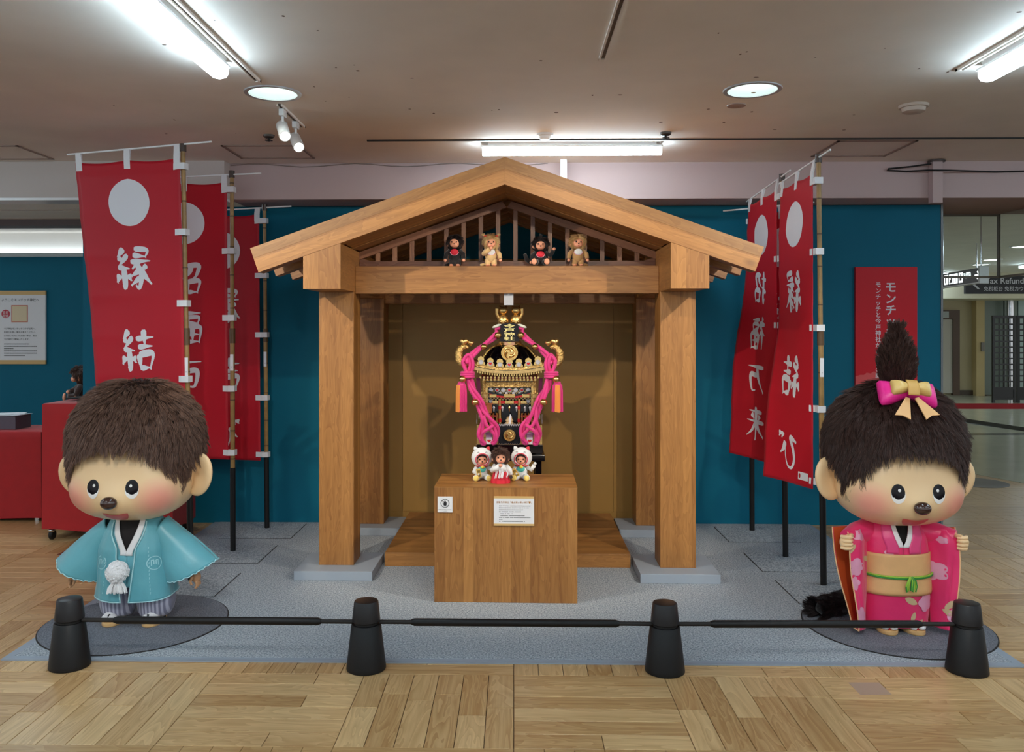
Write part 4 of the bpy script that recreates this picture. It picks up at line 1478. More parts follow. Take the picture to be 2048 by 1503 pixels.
def make_head(t, z0, hairm, capm, strands, y0=0.0, whorl=(0.0, 0.05), seed=1, fmax=1.0):
    hd = bpy.data.objects.new('_', None)
    # face
    mb = MB()
    rings = []
    nv, nu = 44, 64
    for i in range(nv + 1):
        th = min(max(PI * i / nv, .01), PI - .01)
        rings.append([(face_point(Vector((sin(th) * sin(2 * PI * k / nu), -sin(th) * cos(2 * PI * k / nu), -cos(th)))) + FC) * HS for k in range(nu)])
    bpy.data.objects.remove(hd)
    head = mb.loft(rings).build('head', M_skin, t, smooth=180, loc=(0, y0, z0))
    for sx in (-1, 1):
        # ear: rounded dish turned outwards and forwards
        mb = MB()
        R = Matrix.Rotation(sx * math.radians(-20), 4, 'Z') @ Matrix.Rotation(sx * math.radians(18), 4, 'Y')
        rings = []
        for i in range(15):
            th = min(max(PI * i / 14, .02), PI - .02)
            ring = []
            for k in range(30):
                a = 2 * PI * k / 30
                x, zz = sin(th) * cos(a) * .088, sin(th) * sin(a) * .118
                y = -cos(th) * .030
                if y < 0:
                    y += .030 * math.exp(-((x / .055) ** 2 + (zz / .075) ** 2)) * .95
                ring.append((Vector((sx * .325, .0, -.145)) + R @ Vector((x, y, zz))) * HS)
            rings.append(ring)
        mb.loft(rings).build('ear', M_skin_plain, head, smooth=180)
        ex, ez = sx * .098, -.168
        v, f = decal(ellipse(.0325, .046), ex, ez - .004, .0030)
        MB().add(v, f).build('eye_white', M_eyewhite, head, smooth=180)
        v, f = decal(ellipse(.0315, .0385), ex, ez + .006, .0042)
        MB().add(v, f).build('eye', M_eyeblack, head, smooth=180)
        v, f = decal(ellipse(.0095, .0105, 16), ex + .006 * (1 if sx < 0 else -1), ez + .014, .0052, 2)
        MB().add(v, f).build('eye_highlight', M_eyewhite, head, smooth=180)
    nz = -.232
    c = face_at(0, nz)
    n = face_normal(0, nz)
    MB().ell((c + n * .012) * HS, (.040, .030, .031), 24, 14, Matrix.Rotation(math.radians(-12), 4, 'X')).build('nose', M_nose, head, smooth=180)
    out = [(.064 * x, (.042 * zz if zz < 0 else .006 * zz) + .012 * abs(x) ** 2) for x, zz in [(cos(2 * PI * k / 26), sin(2 * PI * k / 26)) for k in range(26)]]
    v, f = decal(out, 0, -.308, .0030, 4)
    MB().add(v, f).build('mouth', M_mouth, head, smooth=180)
    # hair: a scalp cap and the strands on it
    nph, nt_ = 96, 26
    rings = []
    for j in range(nt_ + 1):
        ring = []
        for k in range(nph):
            ph = -PI + 2 * PI * k / nph
            zl = hairline(ph)
            z = .364 + (zl + .012 - .364) * (j / nt_) ** .8 if j else .3645
            ring.append(hair_point(ph, z) * HS)
        rings.append(ring)
    # inner lip so that the cap is a closed thick shell
    for sh in (.97, .90):
        rings.append([Vector((p.x * sh, p.y * sh, p.z)) for p in rings[nt_]])
    cap = MB().loft(rings, True, False).build('hair', capm, t, smooth=180, loc=(0, y0, z0))
    roots, nrm, comb = [], [], []
    r_ = random.Random(seed)
    e = .01
    while len(roots) < strands:
        ph = r_.uniform(-PI, PI)
        if abs(ph) > 2.0 and r_.random() < .55:
            continue
        zl = hairline(ph)
        z = r_.uniform(zl, .362)
        p = hair_point(ph, z)
        if p.x ** 2 + p.y ** 2 < 1e-5:
            continue
        if r_.random() > math.hypot(p.x, p.y) / .33 + .12:
            continue
        a = hair_point(ph + e, z) - p
        b = hair_point(ph, max(z - e, -.4)) - p
        nn = a.cross(b)
        if nn.length < 1e-9:
            continue
        nn.normalize()
        if nn.dot(Vector((p.x, p.y, p.z - .0))) < 0:
            nn = -nn
        # combed away from the whorl, then down
        wv = Vector((p.x - whorl[0], p.y - whorl[1], -.10))
        cdir = (wv - nn * wv.dot(nn))
        cdir = cdir.normalized() if cdir.length > 1e-6 else b.normalized()
        dn = b.normalized()
        mixk = min(1, max(0, (.30 - p.z) / .2))
        sw = noise.noise(p * 9 + Vector((seed, 0, 0)))
        cd = (cdir * (1 - mixk) + dn * mixk + a.normalized() * sw * .55).normalized()
        roots.append(p * HS)
        nrm.append(nn)
        comb.append(cd)
    hs = fur('hair_strands', cap, hairm, np.array(roots, 'f'), np.array(nrm, 'f'), np.array(comb, 'f'), .046, .50, .0013, .14, 4, clump=1500)
    return head, cap


class Loft:
    """Body surface from sections (z, cx, cy, rx, ry, power); angle 0 faces the front (-Y)."""

    def __init__(self, secs, crease=0.0, seed=0):
        self.s = secs
        self.cr = crease
        self.seed = seed

    def sec(self, z):
        s = self.s
        if z <= s[0][0]:
            return s[0]
        for a, b in zip(s, s[1:]):
            if z <= b[0]:
                t = (z - a[0]) / (b[0] - a[0])
                return tuple(x + (y - x) * t for x, y in zip(a, b))
        return s[-1]

    def pt(self, a, z, off=0.0):
        _, cx, cy, rx, ry, p = self.sec(z)
        x, y = sin(a), -cos(a)
        k = (abs(x) ** p + abs(y) ** p) ** (-1 / p)
        r = 1.0
        if self.cr:
            r += self.cr * (noise.noise(Vector((a * 2.2, z * 9, self.seed))) + .6 * noise.noise(Vector((a * 6, z * 5 + a * 2, self.seed + 4))))
        return Vector((cx + (rx * r + off) * x * k, cy + (ry * r + off) * y * k, z))

    def mesh(self, a0, a1, z0, z1, na, nz, mb=None, off=0.0):
        mb = mb or MB()
        return mb.grid(lambda u, v: self.pt(a0 + (a1 - a0) * u, z0 + (z1 - z0) * v, off), na, nz)

    def patch(self, outline, a, z, off):
        """Flat outline (x, z) laid on the surface round (a, z)."""
        _, cx, cy, rx, ry, p = self.sec(z)
        vs = [self.pt(a, z, off)]
        n = len(outline)
        for r in (.5, 1):
            vs += [self.pt(a + x * r / rx, z + h * r, off) for x, h in outline]
        fs = [(0, 1 + k, 1 + (k + 1) % n) for k in range(n)]
        fs += [(1 + k, 1 + (k + 1) % n, 1 + n + (k + 1) % n, 1 + n + k) for k in range(n)]
        return vs, fs


def satin(name, col, rough=.34, sheen=.25):
    m = plain(name, col, rough, bump=.35, bscale=13, sheen=sheen, var=.03, scale=7)
    return m


def fist(mb, c, r, side, M):
    """Closed hand: palm, four curled fingers and a thumb from the side of the palm."""
    mb.ell(c, (r * .95, r * .62, r * .95), 14, 10, M)
    for k in range(4):
        zz = (1.5 - k) * r * .52
        ln = (.95, 1.05, 1.0, .85)[k]
        pts = [(side * r * .55, r * .15, zz), (side * r * .62 * ln, -r * .55, zz), (side * r * .1, -r * .98 * ln, zz), (-side * r * .42, -r * .78, zz * .96), (-side * r * .45, -r * .40, zz * .94)]
        mb.tube([Vector(c) + M @ Vector(p) for p in pts], [r * .27, r * .29, r * .28, r * .26, r * .20], 10)
    pts = [(-side * r * .5, r * .2, r * .55), (-side * r * .8, -r * .25, r * .85), (-side * r * .45, -r * .75, r * 1.05), (side * r * .05, -r * .95, r * 1.02)]
    mb.tube([Vector(c) + M @ Vector(p) for p in pts], [r * .30, r * .30, r * .27, r * .20], 10)


def sandal(t, x, y, strap_m, rz=0.0):
    pts = []
    for k in range(28):
        a = 2 * PI * k / 28
        pts.append((.048 * cos(a) * (1 - .12 * sin(a)), .092 * sin(a)))
    R = Matrix.Translation((x, y, 0)) @ Matrix.Rotation(rz, 4, 'Z')
    mb = MB()
    mb.loft([[R @ Vector((a * k, b * k, z)) for a, b in pts] for k, z in ((.95, 0.0), (1, .004), (1, .019), (.96, .022))])
    s = mb.build('sandal', plain('sandal_wood', srgb(222, 178, 120), .5), t, smooth=40)
    MB().ell(R @ Vector((0, .014, .050)), (.042, .080, .030), 16, 10, None).ell(R @ Vector((.016, -.062, .040)), (.02, .03, .019), 12, 8).ell(R @ Vector((-.022, -.055, .038)), (.018, .03, .018), 12, 8).build(
        'sock', plain('white_sock', srgb(234, 232, 234), .8), s, smooth=180)
    MB().tube([R @ Vector((-.043, .02, .022)), R @ Vector((-.028, -.02, .068)), R @ Vector((-.003, -.062, .052)), R @ Vector((-.003, -.066, .020))], .0055, 8).tube(
        [R @ Vector((.043, .02, .022)), R @ Vector((.030, -.02, .068)), R @ Vector((-.003, -.062, .052))], .0055, 8).build('strap', strap_m, s, smooth=60)


# ---------------- figure in the turquoise coat
fa = thing('doll_figure', 'large round-headed doll figure in a turquoise coat and grey striped trousers', 'doll figure', (-1.935, 4.34, .0135), 0)
M_teal_satin = satin('turquoise_satin', srgb(98, 172, 186))
M_teal_in = satin('turquoise_lining', srgb(112, 184, 198))
M_trim = plain('pale_stitching', srgb(180, 226, 232), .6)
M_fluff = plain('white_fluff', srgb(238, 238, 240), .95, sheen=.4)


def stripes():
    m, nt, p = base_mat('striped_satin')
    tc = N(nt, 'ShaderNodeTexCoord')
    wv = N(nt, 'ShaderNodeTexWave')
    wv.wave_type = 'BANDS'
    wv.bands_direction = 'X'
    wv.inputs['Scale'].default_value = 17
    wv.inputs['Distortion'].default_value = 1.2
    wv.inputs['Detail Scale'].default_value = .6
    nt.links.new(tc.outputs['Object'], wv.inputs['Vector'])
    nt.links.new(ramp(nt, wv.outputs['Fac'], [(.35, srgb(124, 124, 146)), (.65, srgb(184, 184, 202))]), p.inputs['Base Color'])
    p.inputs['Roughness'].default_value = .3
    p.inputs['Sheen Weight'].default_value = .2
    return m


M_stripe = stripes()
# trousers: two gathered legs
for sx in (-1, 1):
    L1 = Loft([(.035, sx * .096, 0, .070, .075, 2.2), (.06, sx * .097, 0, .082, .088, 2.3), (.10, sx * .097, 0, .090, .095, 2.3), (.20, sx * .092, 0, .092, .102, 2.3), (.30, sx * .085, 0, .086, .10, 2.2)], .05, 3 + sx)
    L1.mesh(PI, 3 * PI, .035, .30, 40, 22).build('trouser_leg', M_stripe, fa, smooth=180, solid=.003)
    sandal(fa, sx * .105, -.035, M_black, -sx * .08)
body = Loft([(.26, 0, 0, .150, .118, 2.3), (.36, 0, 0, .155, .118, 2.3), (.46, 0, 0, .150, .108, 2.2), (.52, 0, 0, .115, .09, 2.1), (.56, 0, 0, .085, .075, 2)])
body.mesh(PI, 3 * PI, .26, .56, 44, 16).build('body', M_black_plush, fa, smooth=180)
# under-jacket with a white V collar
inner = Loft([(.20, 0, -.004, .158, .124, 2.3), (.36, 0, -.004, .160, .124, 2.3), (.46, 0, -.002, .153, .114, 2.2), (.535, 0, 0, .118, .092, 2.1)], .01, 8)
mb = MB()
va = lambda z: max(0.02, (z - .372) * 2.9)
for s_ in (-1, 1):
    mb.grid(lambda u, v: inner.pt(s_ * (va(.20 + .335 * v) + (PI - va(.20 + .335 * v)) * u) if .20 + .335 * v > .372 else s_ * PI * u, .20 + .335 * v), 30, 22)
mb.build('under_jacket', M_teal_in, fa, smooth=180, solid=.002)
mb = MB()
for s_ in (-1, 1):
    mb.grid(lambda u, v: inner.pt(s_ * (va(.362 + .173 * v) + (u - .12) * .20), .362 + .173 * v, .004 + .002 * s_), 4, 14)
mb.build('white_collar', M_fluff, fa, smooth=180, solid=.004)
coat = Loft([(.145, 0, -.003, .196, .145, 2.4), (.25, 0, -.003, .184, .142, 2.4), (.38, 0, -.003, .174, .136, 2.35), (.46, 0, 0, .160, .124, 2.25), (.515, 0, 0, .128, .104, 2.1), (.545, 0, .005, .098, .088, 2)], .045, 12)
cb = MB()
ga = lambda z: .10 + .17 * min(1, max(0, (z - .15) / .22)) + .50 * max(0, (z - .40) / .145)
cb.grid(lambda u, v: coat.pt(ga(.145 + .40 * v) + (2 * PI - 2 * ga(.145 + .40 * v)) * u, .145 + .40 * v + (.012 * (1 - v) * cos((u - .5) * 2 * PI))), 84, 40)
cb.build('coat', M_teal_satin, fa, smooth=180, solid=.004)
mb = MB()
for u in (0, 1):
    mb.tube([coat.pt(ga(z) * (1 - 2 * u), z + (-.012 * (.545 - z) / .4), .004) for z in [.145 + .02 * k for k in range(20)]], .0032, 6)
mb.tube([coat.pt(ga(.145) + (2 * PI - 2 * ga(.145)) * k / 60, .145 + .012 * cos((k / 60 - .5) * 2 * PI), .002) for k in range(61)], .003, 6)
mb.build('coat_stitching', M_trim, fa, smooth=60, kind='stuff')
mb = MB()
for s_ in (-1, 1):
    for k in range(13):
        z = .17 + k * .0185
        mb.tube([coat.pt(s_ * .62, z, .0025), coat.pt(s_ * .62 + .01, z + .011, .0025)], .0013, 5)
mb.build('seam_stitch', M_trim, fa, kind='stuff')
# crests: ring with three short bars
for a in (.78, -.78):
    mb = MB()
    rr = [Vector((x, h)) for x, h in ellipse(.034, .034, 36)]
    for k in range(36):
        p, q = rr[k], rr[(k + 1) % 36]
        quad = [coat.pt(a + v.x * s_ / .15, .322 + v.y * s_, .0045) for v, s_ in ((p, 1), (q, 1), (q, .9), (p, .9))]
        mb.add(quad, [(0, 1, 2, 3)])
    for xs, h0, h1 in ((-.014, -.013, .016), (-.004, -.006, .014), (.005, -.006, .014), (.015, -.013, .016)):
        mb.add([coat.pt(a + x / .15, .322 + h, .0045) for x, h in ((xs - .0022, h0), (xs + .0022, h0), (xs + .0022, h1), (xs - .0022, h1))], [(0, 1, 2, 3)])
    mb.add([coat.pt(a + x / .15, .322 + h, .0045) for x, h in ((-.016, .016), (.017, .016), (.017, .012), (-.016, .012))], [(0, 1, 2, 3)])
    mb.build('crest', M_trim, fa)
# bell sleeves
for sx in (-1, 1):
    def sl(u, v, sx=sx, off=0.0):
        a = 2 * PI * u
        c = Vector((sx * .125, .0, .475)).lerp(Vector((sx * .285, -.015, .262)), v)
        ax1 = Vector((sx * .45, 0, .85)).normalized().lerp(Vector((sx * .95, 0, .38)).normalized(), v).normalized()
        r1 = .062 + .078 * v ** 1.1
        r2 = .070 + .020 * v
        w_ = 1 + .10 * v * (noise.noise(Vector((a * 1.3, v * 2, sx * 5))) + .5 * sin(3 * a + sx))
        return c + ax1 * (cos(a) * r1 * w_) + Vector((0, 1, 0)) * (sin(a) * r2 * w_) + Vector((0, 0, -.02 * v * v * sin(a) ** 2))
    MB().grid(sl, 48, 26).build('sleeve', M_teal_satin, fa, smooth=180, solid=.004)
    MB().tube([sl(k / 60, 1.0) + Vector((0, 0, .004 * sin(k * 2.4))) for k in range(61)], .0034, 6).build('sleeve_hem', M_trim, fa, smooth=60)
    arm = MB().tube([(sx * .12, 0, .46), (sx * .22, -.01, .36), (sx * .295, -.025, .262)], [.05, .045, .036], 14).build('arm', M_black_plush, fa, smooth=60)
    mb = MB()
    hc = Vector((sx * .315, -.035, .232))
    mb.ell(hc, (.026, .020, .030), 12, 8)
    for k in range(4):
        o = Vector((0, -.020 + .0125 * k, 0))
        mb.tube([hc + o + Vector((sx * .008, 0, -.015)), hc + o + Vector((sx * .014, -.002, -.040)), hc + o + Vector((sx * .004, -.004, -.056 + .004 * abs(k - 1)))], [.0078, .0074, .0055], 8)
    mb.tube([hc + Vector((-sx * .012, -.018, .004)), hc + Vector((-sx * .02, -.026, -.018)), hc + Vector((-sx * .012, -.026, -.036))], [.008, .0075, .0055], 8)
    mb.build('hand', plain('hand_tan', srgb(196, 148, 108), .5), arm, smooth=60)
# pompom and tassel
pc = inner.pt(-.12, .292, .045)
mb = MB()
for i in range(420):
    d = Vector((random.gauss(0, 1), random.gauss(0, 1), random.gauss(0, 1))).normalized()
    mb.tube([pc + d * .03, pc + d * random.uniform(.050, .058)], [.0055, .0045], 5)
mb.ell(pc, .049, 18, 12)
mb.build('pompom', M_fluff, fa, smooth=60, kind='stuff')
mb = MB()
for i in range(120):
    a = random.uniform(-1, 1)
    b = random.uniform(-.4, .4)
    mb.tube([pc + Vector((a * .018, b * .02, -.042)), pc + Vector((a * .040, b * .04 - .008, -.075)), pc + Vector((a * .046, b * .045 - .006, -.100 + random.uniform(-.006, .006)))], .0028, 4)
mb.build('tassel', M_fluff, fa, smooth=60, kind='stuff')
ha, hca = make_head(fa, .885, M_furA, M_capA, 26000, 0.0, seed=3)

# ---------------- figure in the pink kimono
fb = thing('doll_figure', 'large round-headed doll figure in a pink flowered kimono with topknot and bow', 'doll figure', (1.905, 4.31, .0135), 0)
M_pink = satin('pink_satin', srgb(232, 44, 108), .36)
M_peach = plain('peach_obi', srgb(226, 176, 120), .5, var=.05, scale=18, bump=.08, bscale=30)
M_lining = plain('orange_lining', srgb(200, 86, 34), .6)
M_pinkcol = satin('collar_pink', srgb(230, 62, 128), .38)
M_petal = plain('petal_print', srgb(226, 158, 186), .5)
M_leafp = plain('leaf_print', srgb(206, 180, 140), .5)
M_cord = plain('green_cord', srgb(150, 196, 64), .6)
M_cord2 = plain('dark_green_cord', srgb(44, 140, 58), .6)
for sx in (-1, 1):
    sandal(fb, sx * .062 + .004, -.055, plain('red_strap', srgb(190, 24, 44), .5), sx * .10)
skirt = Loft([(.028, 0, 0, .158, .118, 2.5), (.12, 0, 0, .164, .124, 2.5), (.24, 0, 0, .166, .128, 2.45), (.40, 0, 0, .160, .122, 2.35), (.47, 0, 0, .152, .114, 2.25), (.53, 0, 0, .120, .096, 2.1), (.56, 0, 0, .095, .085, 2)], .012, 21)
skirt.mesh(PI, 3 * PI, .028, .40, 60, 30).build('kimono_skirt', M_pink, fb, smooth=180, solid=.004)
skirt.mesh(0, 2 * PI, .10, .22, 30, 4, off=-.012).build('leg_form', M_black_plush, fb, smooth=180)
mb = MB()
for s_ in (-1, 1):
    vb = lambda z: max(0.0, (z - .425) * 2.6)
    mb.grid(lambda u, v: skirt.pt(s_ * (vb(.38 + .175 * v) + (PI - vb(.38 + .175 * v)) * u), .38 + .175 * v, .002), 30, 16)
mb.build('bodice', M_pink, fb, smooth=180, solid=.003)
mb = MB()
for s_ in (-1, 1):
    mb.grid(lambda u, v: skirt.pt(s_ * (vb(.425 + .13 * v) + u * .17 - .02), .425 + .13 * v, .006 + .002 * s_), 4, 14)
mb.build('white_collar', plain('collar_white', srgb(236, 234, 236), .6), fb, smooth=180, solid=.003)
mb = MB()
for s_ in (-1, 1):
    mb.grid(lambda u, v: skirt.pt(s_ * (vb(.395 + .16 * v) + .14 + u * .36), .395 + .16 * v, .0065 + .003 * (s_ > 0)), 6, 14)
mb.build('kimono_collar', M_pinkcol, fb, smooth=180, solid=.002)
MB().grid(lambda u, v: skirt.pt(2 * PI * u, .45 + .12 * v, -.012), 30, 6).build('chest', M_black_plush, fb, smooth=180)
obi = Loft([(.190, 0, -.002, .172, .133, 2.5), (.205, 0, -.002, .174, .136, 2.5), (.30, 0, -.002, .168, .132, 2.45), (.395, 0, -.002, .166, .129, 2.4)], .006, 31)
obi.mesh(PI, 3 * PI, .192, .392, 64, 14).build('obi', M_peach, fb, smooth=180, solid=.006)
mb = MB()
for k, m_ in ((0, M_cord), (1, M_cord2)):
    MB().tube([obi.pt(2 * PI * q / 64, .297 - .012 * cos(2 * PI * q / 64) - .0075 * k, .009) for q in range(65)], .0042, 7).build('obi_cord', m_, fb, smooth=60)
kc = obi.pt(.12, .285, .014)
for m_, n_, sd in ((M_cord, 9, 1), (M_cord2, 6, 5)):
    mb = MB()
    rr = random.Random(sd)
    for q in range(n_):
        a = rr.uniform(-1, 1) * .026
        mb.tube([kc + Vector((a * .2, -.006, .006)), kc + Vector((a * .8, -.013 - .004 * rr.random(), -.012)), kc + Vector((a * 1.1, -.010, -.040)), kc + Vector((a * .9, -.008, -.052 - .016 * rr.random()))], .0036, 6)
    mb.build('cord_tassel', m_, fb, smooth=60, kind='stuff')


def blob(r, n=5, am=.16, k=60):
    return [(r * (1 - am + am * abs(sin(n * PI * q / k)) * 1.6) * cos(2 * PI * q / k), r * (1 - am + am * abs(sin(n * PI * q / k)) * 1.6) * sin(2 * PI * q / k)) for q in range(k)]


def leaf(l, w_, tilt, k=20):
    out = []
    for q in range(k):
        a = 2 * PI * q / k
        x, z = l * cos(a), w_ * sin(a) * (1 - .5 * abs(cos(a)) ** 3)
        out.append((x * cos(tilt) - z * sin(tilt), x * sin(tilt) + z * cos(tilt)))
    return out


def print_on(name, loft, shape, a, z, m, off=.0045):
    v, f = loft.patch(shape, a, z, off)
    MB().add(v, f).build(name, m, fb, smooth=180)


print_on('leaf_print', skirt, leaf(.034, .016, -.5), .20, .165, M_leafp, .005)
print_on('flower_print', skirt, blob(.045), .70, .155, M_petal, .006)
print_on('leaf_print', skirt, leaf(.026, .011, 1.3), .28, .085, M_leafp)
print_on('leaf_print', skirt, leaf(.022, .010, .7), .50, .055, M_leafp)
print_on('leaf_print', skirt, leaf(.020, .010, 1.2), .66, .045, M_leafp)
print_on('flower_print', skirt, blob(.020), -.42, .40, M_petal, .0065)
# hanging sleeves: front and back sheets with an open outer edge
for sx in (-1, 1):
    def front(u, v, off=0.0, sx=sx):
        zt, zb = .495, .028
        z = zt + (zb - zt) * v
        x0 = .138 + .022 * v
        x1 = .262 - .022 * v + .010 * sin(v * 5)
        x = x0 + (x1 - x0) * u
        y = -.045 - .085 * min(1, u * 1.6) - .02 * v + .012 * noise.noise(Vector((u * 4, v * 3, sx * 7))) + .006 * sin(u * 9 + v * 2)
        if v < .12:
            y += .03 * (1 - v / .12) ** 2
        return Vector((sx * x, y - off, z + .012 * sin(u * PI) * (1 - v)))

    def back(u, v, off=0.0, sx=sx):
        zt, zb = .500, .030
        z = zt + (zb - zt) * v
        x1 = .305 - .052 * v + .012 * sin(v * 4.5)
        x = .138 + .022 * v + (x1 - .138 - .022 * v) * u
        y = .040 - .05 * u - .075 * v * u - .02 * v
        return Vector((sx * x, y, z))
    MB().grid(front, 26, 56).build('sleeve_front', M_pink, fb, smooth=180, solid=.003)
    s_ = MB().grid(back, 16, 40).build('sleeve_back', M_pink, fb, smooth=180, solid=.003)
    MB().grid(lambda u, v: back(u * .97, v) + Vector((0, -.005, 0)), 16, 40).build('sleeve_lining', M_lining, s_, smooth=180)
    MB().grid(lambda u, v: front(u, 1).lerp(back(u, 1), v), 16, 4).build('sleeve_bottom', M_pink, fb, smooth=180)
    MB().tube([front(1, v / 30) for v in range(31)] + [back(1, v / 30) for v in range(30, -1, -1)], .0035, 7).build('sleeve_piping', plain('peach_piping', srgb(240, 190, 140), .5), fb, smooth=60)
    MB().tube([(sx * .115, 0, .485), (sx * .20, -.045, .478), (sx * .262, -.095, .466)], [.060, .052, .040], 16).build('sleeve_arm', M_pink, fb, smooth=60)
    mb = MB()
    fist(mb, Vector((sx * .283, -.118, .452)), .034, sx, Matrix.Rotation(-sx * .5, 4, 'Z') .to_3x3().to_4x4())
    mb.build('hand', M_skin_plain, fb, smooth=60)

    def sp(shape, u0, v0, m, off=.004, name='flower_print'):
        vs = [front(u0, v0, off)]
        n = len(shape)
        cl = lambda a: min(max(a, 0.0), 1.0)
        for r in (.34, .67, 1):
            vs += [front(cl(u0 + x * r / .11), cl(v0 - z * r / .467), off) for x, z in shape]
        fs = [(0, 1 + k, 1 + (k + 1) % n) for k in range(n)]
        for q in range(2):
            fs += [(1 + q * n + k, 1 + q * n + (k + 1) % n, 1 + (q + 1) * n + (k + 1) % n, 1 + (q + 1) * n + k) for k in range(n)]
        MB().add(vs, fs).build(name, m, fb, smooth=180)
    if sx < 0:
        sp(blob(.040), .80, .36, M_petal)
        sp(blob(.030), .92, .52, M_petal, .0045)
        sp(blob(.042), .78, .86, M_petal)
        sp(leaf(.026, .012, .3), .16, .30, M_leafp, .004, 'leaf_print')
        sp(leaf(.024, .012, -.9), .92, .17, M_leafp, .004, 'leaf_print')
        sp(blob(.036), .55, .02, M_petal)
    else:
        sp(blob(.046), .12, .42, M_petal)
        sp(blob(.040), .98, .86, M_petal)
        sp(leaf(.034, .016, .7), .72, .74, M_leafp, .004, 'leaf_print')
        sp(leaf(.030, .014, -.3), .66, .82, M_leafp, .0045, 'leaf_print')
        sp(blob(.016), .42, .10, M_petal)
# tail on the floor
tl = MB().tube([(-.06, .12, .12), (-.16, .17, .07), (-.25, .16, .052), (-.30, .13, .048), (-.335, .11, .05)], [.05, .055, .050, .042, .015], 16).build('tail', M_black_plush, fb, smooth=180)
rt, nn, cb_ = [], [], []
path = [Vector(p) for p in ((-.06, .12, .12), (-.16, .17, .07), (-.25, .16, .052), (-.30, .13, .048), (-.335, .11, .05))]
for i in range(5200):
    f = random.uniform(.4, 3.999)
    k = int(f)
    p, d = path[k].lerp(path[k + 1], f - k), (path[k + 1] - path[k]).normalized()
    a = random.uniform(0, 2 * PI)
    s1 = d.cross(Vector((0, 0, 1))).normalized()
    s2 = s1.cross(d)
    n = s1 * cos(a) + s2 * sin(a)
    if p.z + n.z * .04 < .012:
        continue
    rt.append(p + n * .040)
    nn.append(n)
    cb_.append(d)
fur('tail_fur', tl, M_furblack, np.array(rt, 'f'), np.array(nn, 'f'), np.array(cb_, 'f'), .040, .6, .0012, .2, clump=200)
hb, hcb = make_head(fb, .880, M_furB, M_capB, 26000, 0.0, seed=9)
# topknot
bun = [(.048, .30), (.064, .35), (.076, .40), (.079, .44), (.070, .49), (.048, .54), (.028, .57), (.022, .585), (.024, .61), (.018, .625), (.003, .63)]
BY = -.095
kb = MB().lathe(bun, 30, Matrix.Translation((-.022, BY, 0))).build('topknot', M_capB, fb, smooth=180, loc=(0, 0, .880))
rt, nn, cb_ = [], [], []
for i in range(9000):
    k = random.randrange(len(bun) - 2)
    f = random.random()
    r, z = bun[k][0] * (1 - f) + bun[k + 1][0] * f, bun[k][1] * (1 - f) + bun[k + 1][1] * f
    a = random.uniform(0, 2 * PI)
    if random.random() > r / .08 + .15:
        continue
    d = Vector((cos(a), sin(a), 0))
    rt.append((r * d.x - .022, BY + r * d.y, z))
    nn.append(d)
    cb_.append((Vector((0, 0, 1)) + d * .25).normalized())
fur('topknot_strands', kb, M_furB, np.array(rt, 'f'), np.array(nn, 'f'), np.array(cb_, 'f'), .026, .45, .0013, .24, clump=520)


def bow(name, c, wd, h, dep, m, R, fluff=1.0):
    """Padded bow: two swelling loops meeting at the middle."""
    mb = MB()
    for s_ in (-1, 1):
        rings = []
        for i in range(15):
            u = i / 14
            rx = wd * u
            hh = h * (.30 + .70 * math.sin(min(1, u * 1.05) * PI / 2) ** 1.2) * (1 if u < .93 else .86)
            dd = dep * (.35 + .9 * math.sin(min(PI, u * PI * .96)) ** .8) * (1 if u < .96 else .6)
            rings.append([Vector(c) + R @ Vector((s_ * rx, -dd * sin(a), hh * cos(a) * (abs(cos(a)) ** -.25 if abs(cos(a)) > .01 else 1))) for a in [2 * PI * k / 22 for k in range(22)]])
        mb.loft(rings)
    return mb.build(name, m, fb, smooth=60)


R = Matrix.Rotation(math.radians(-32), 3, 'X') @ Matrix.Rotation(math.radians(4), 3, 'Y')
bow('bow', (-.028, -.215, 1.180), .132, .064, .040, plain('hot_pink_satin', srgb(240, 44, 148), .36, bump=.1, bscale=14), R)
bow('gold_bow', (-.028, -.255, 1.212), .090, .037, .030, plain('cream_gold_satin', srgb(228, 192, 118), .34, bump=.1, bscale=16), R)
mb = MB()
mb.grid(lambda u, v: Vector((-.028, -.25, 1.20)) + R @ Vector((.026 * (u - .5) * 2, -.030 - .012 * sin(PI * v), .040 * (1 - 2 * v))), 6, 10)
mb.build('bow_knot', plain('gold_ribbon', srgb(214, 168, 92), .4), fb, smooth=180, solid=.006)
for s_ in (-1, 1):
    MB().prism([(s_ * .012, .0), (s_ * .030, .006), (s_ * .104, -.088), (s_ * .066, -.092), (s_ * .036, -.112)], -.003, .003, Matrix.Translation((-.028, -.272, 1.165)) @ Matrix.Rotation(math.radians(-34), 4, 'X')).build(
        'bow_tail', plain('peach_ribbon', srgb(232, 180, 122), .45), fb)
# ---------------------------------------------------------------- portable shrine on its stand
M_gold = plain('polished_gold', (0.90, 0.60, 0.22, 1), 0.27, metal=1)
M_goldc = plain('carved_gold', (0.86, 0.53, 0.19, 1), 0.34, metal=1, bump=1.0, bscale=95, var=.25, scale=80)
M_goldb = plain('brass_band', (0.84, 0.54, 0.22, 1), 0.3, metal=1, var=.2, scale=60)
M_red = plain('vermilion', srgb(186, 28, 30), .35)
M_rope = plain('pink_rope', srgb(230, 52, 134), .6, sheen=.3)
M_orange = plain('orange_thread', srgb(240, 150, 70), .6)
M_silver = plain('silver_disc', srgb(190, 186, 190), .4, metal=.2)
M_heart = plain('heart_red', srgb(196, 24, 30), .35)
M_lilac = plain('lilac_fabric', srgb(196, 150, 190), .6)
M_satin_gold = plain('satin_gold', (0.95, 0.64, 0.25, 1), 0.40, metal=1)
Y_ = 5.62
ms = thing('shrine_stand', 'black lacquered stand under the golden portable shrine', 'stand', (-.028, Y_, .095))
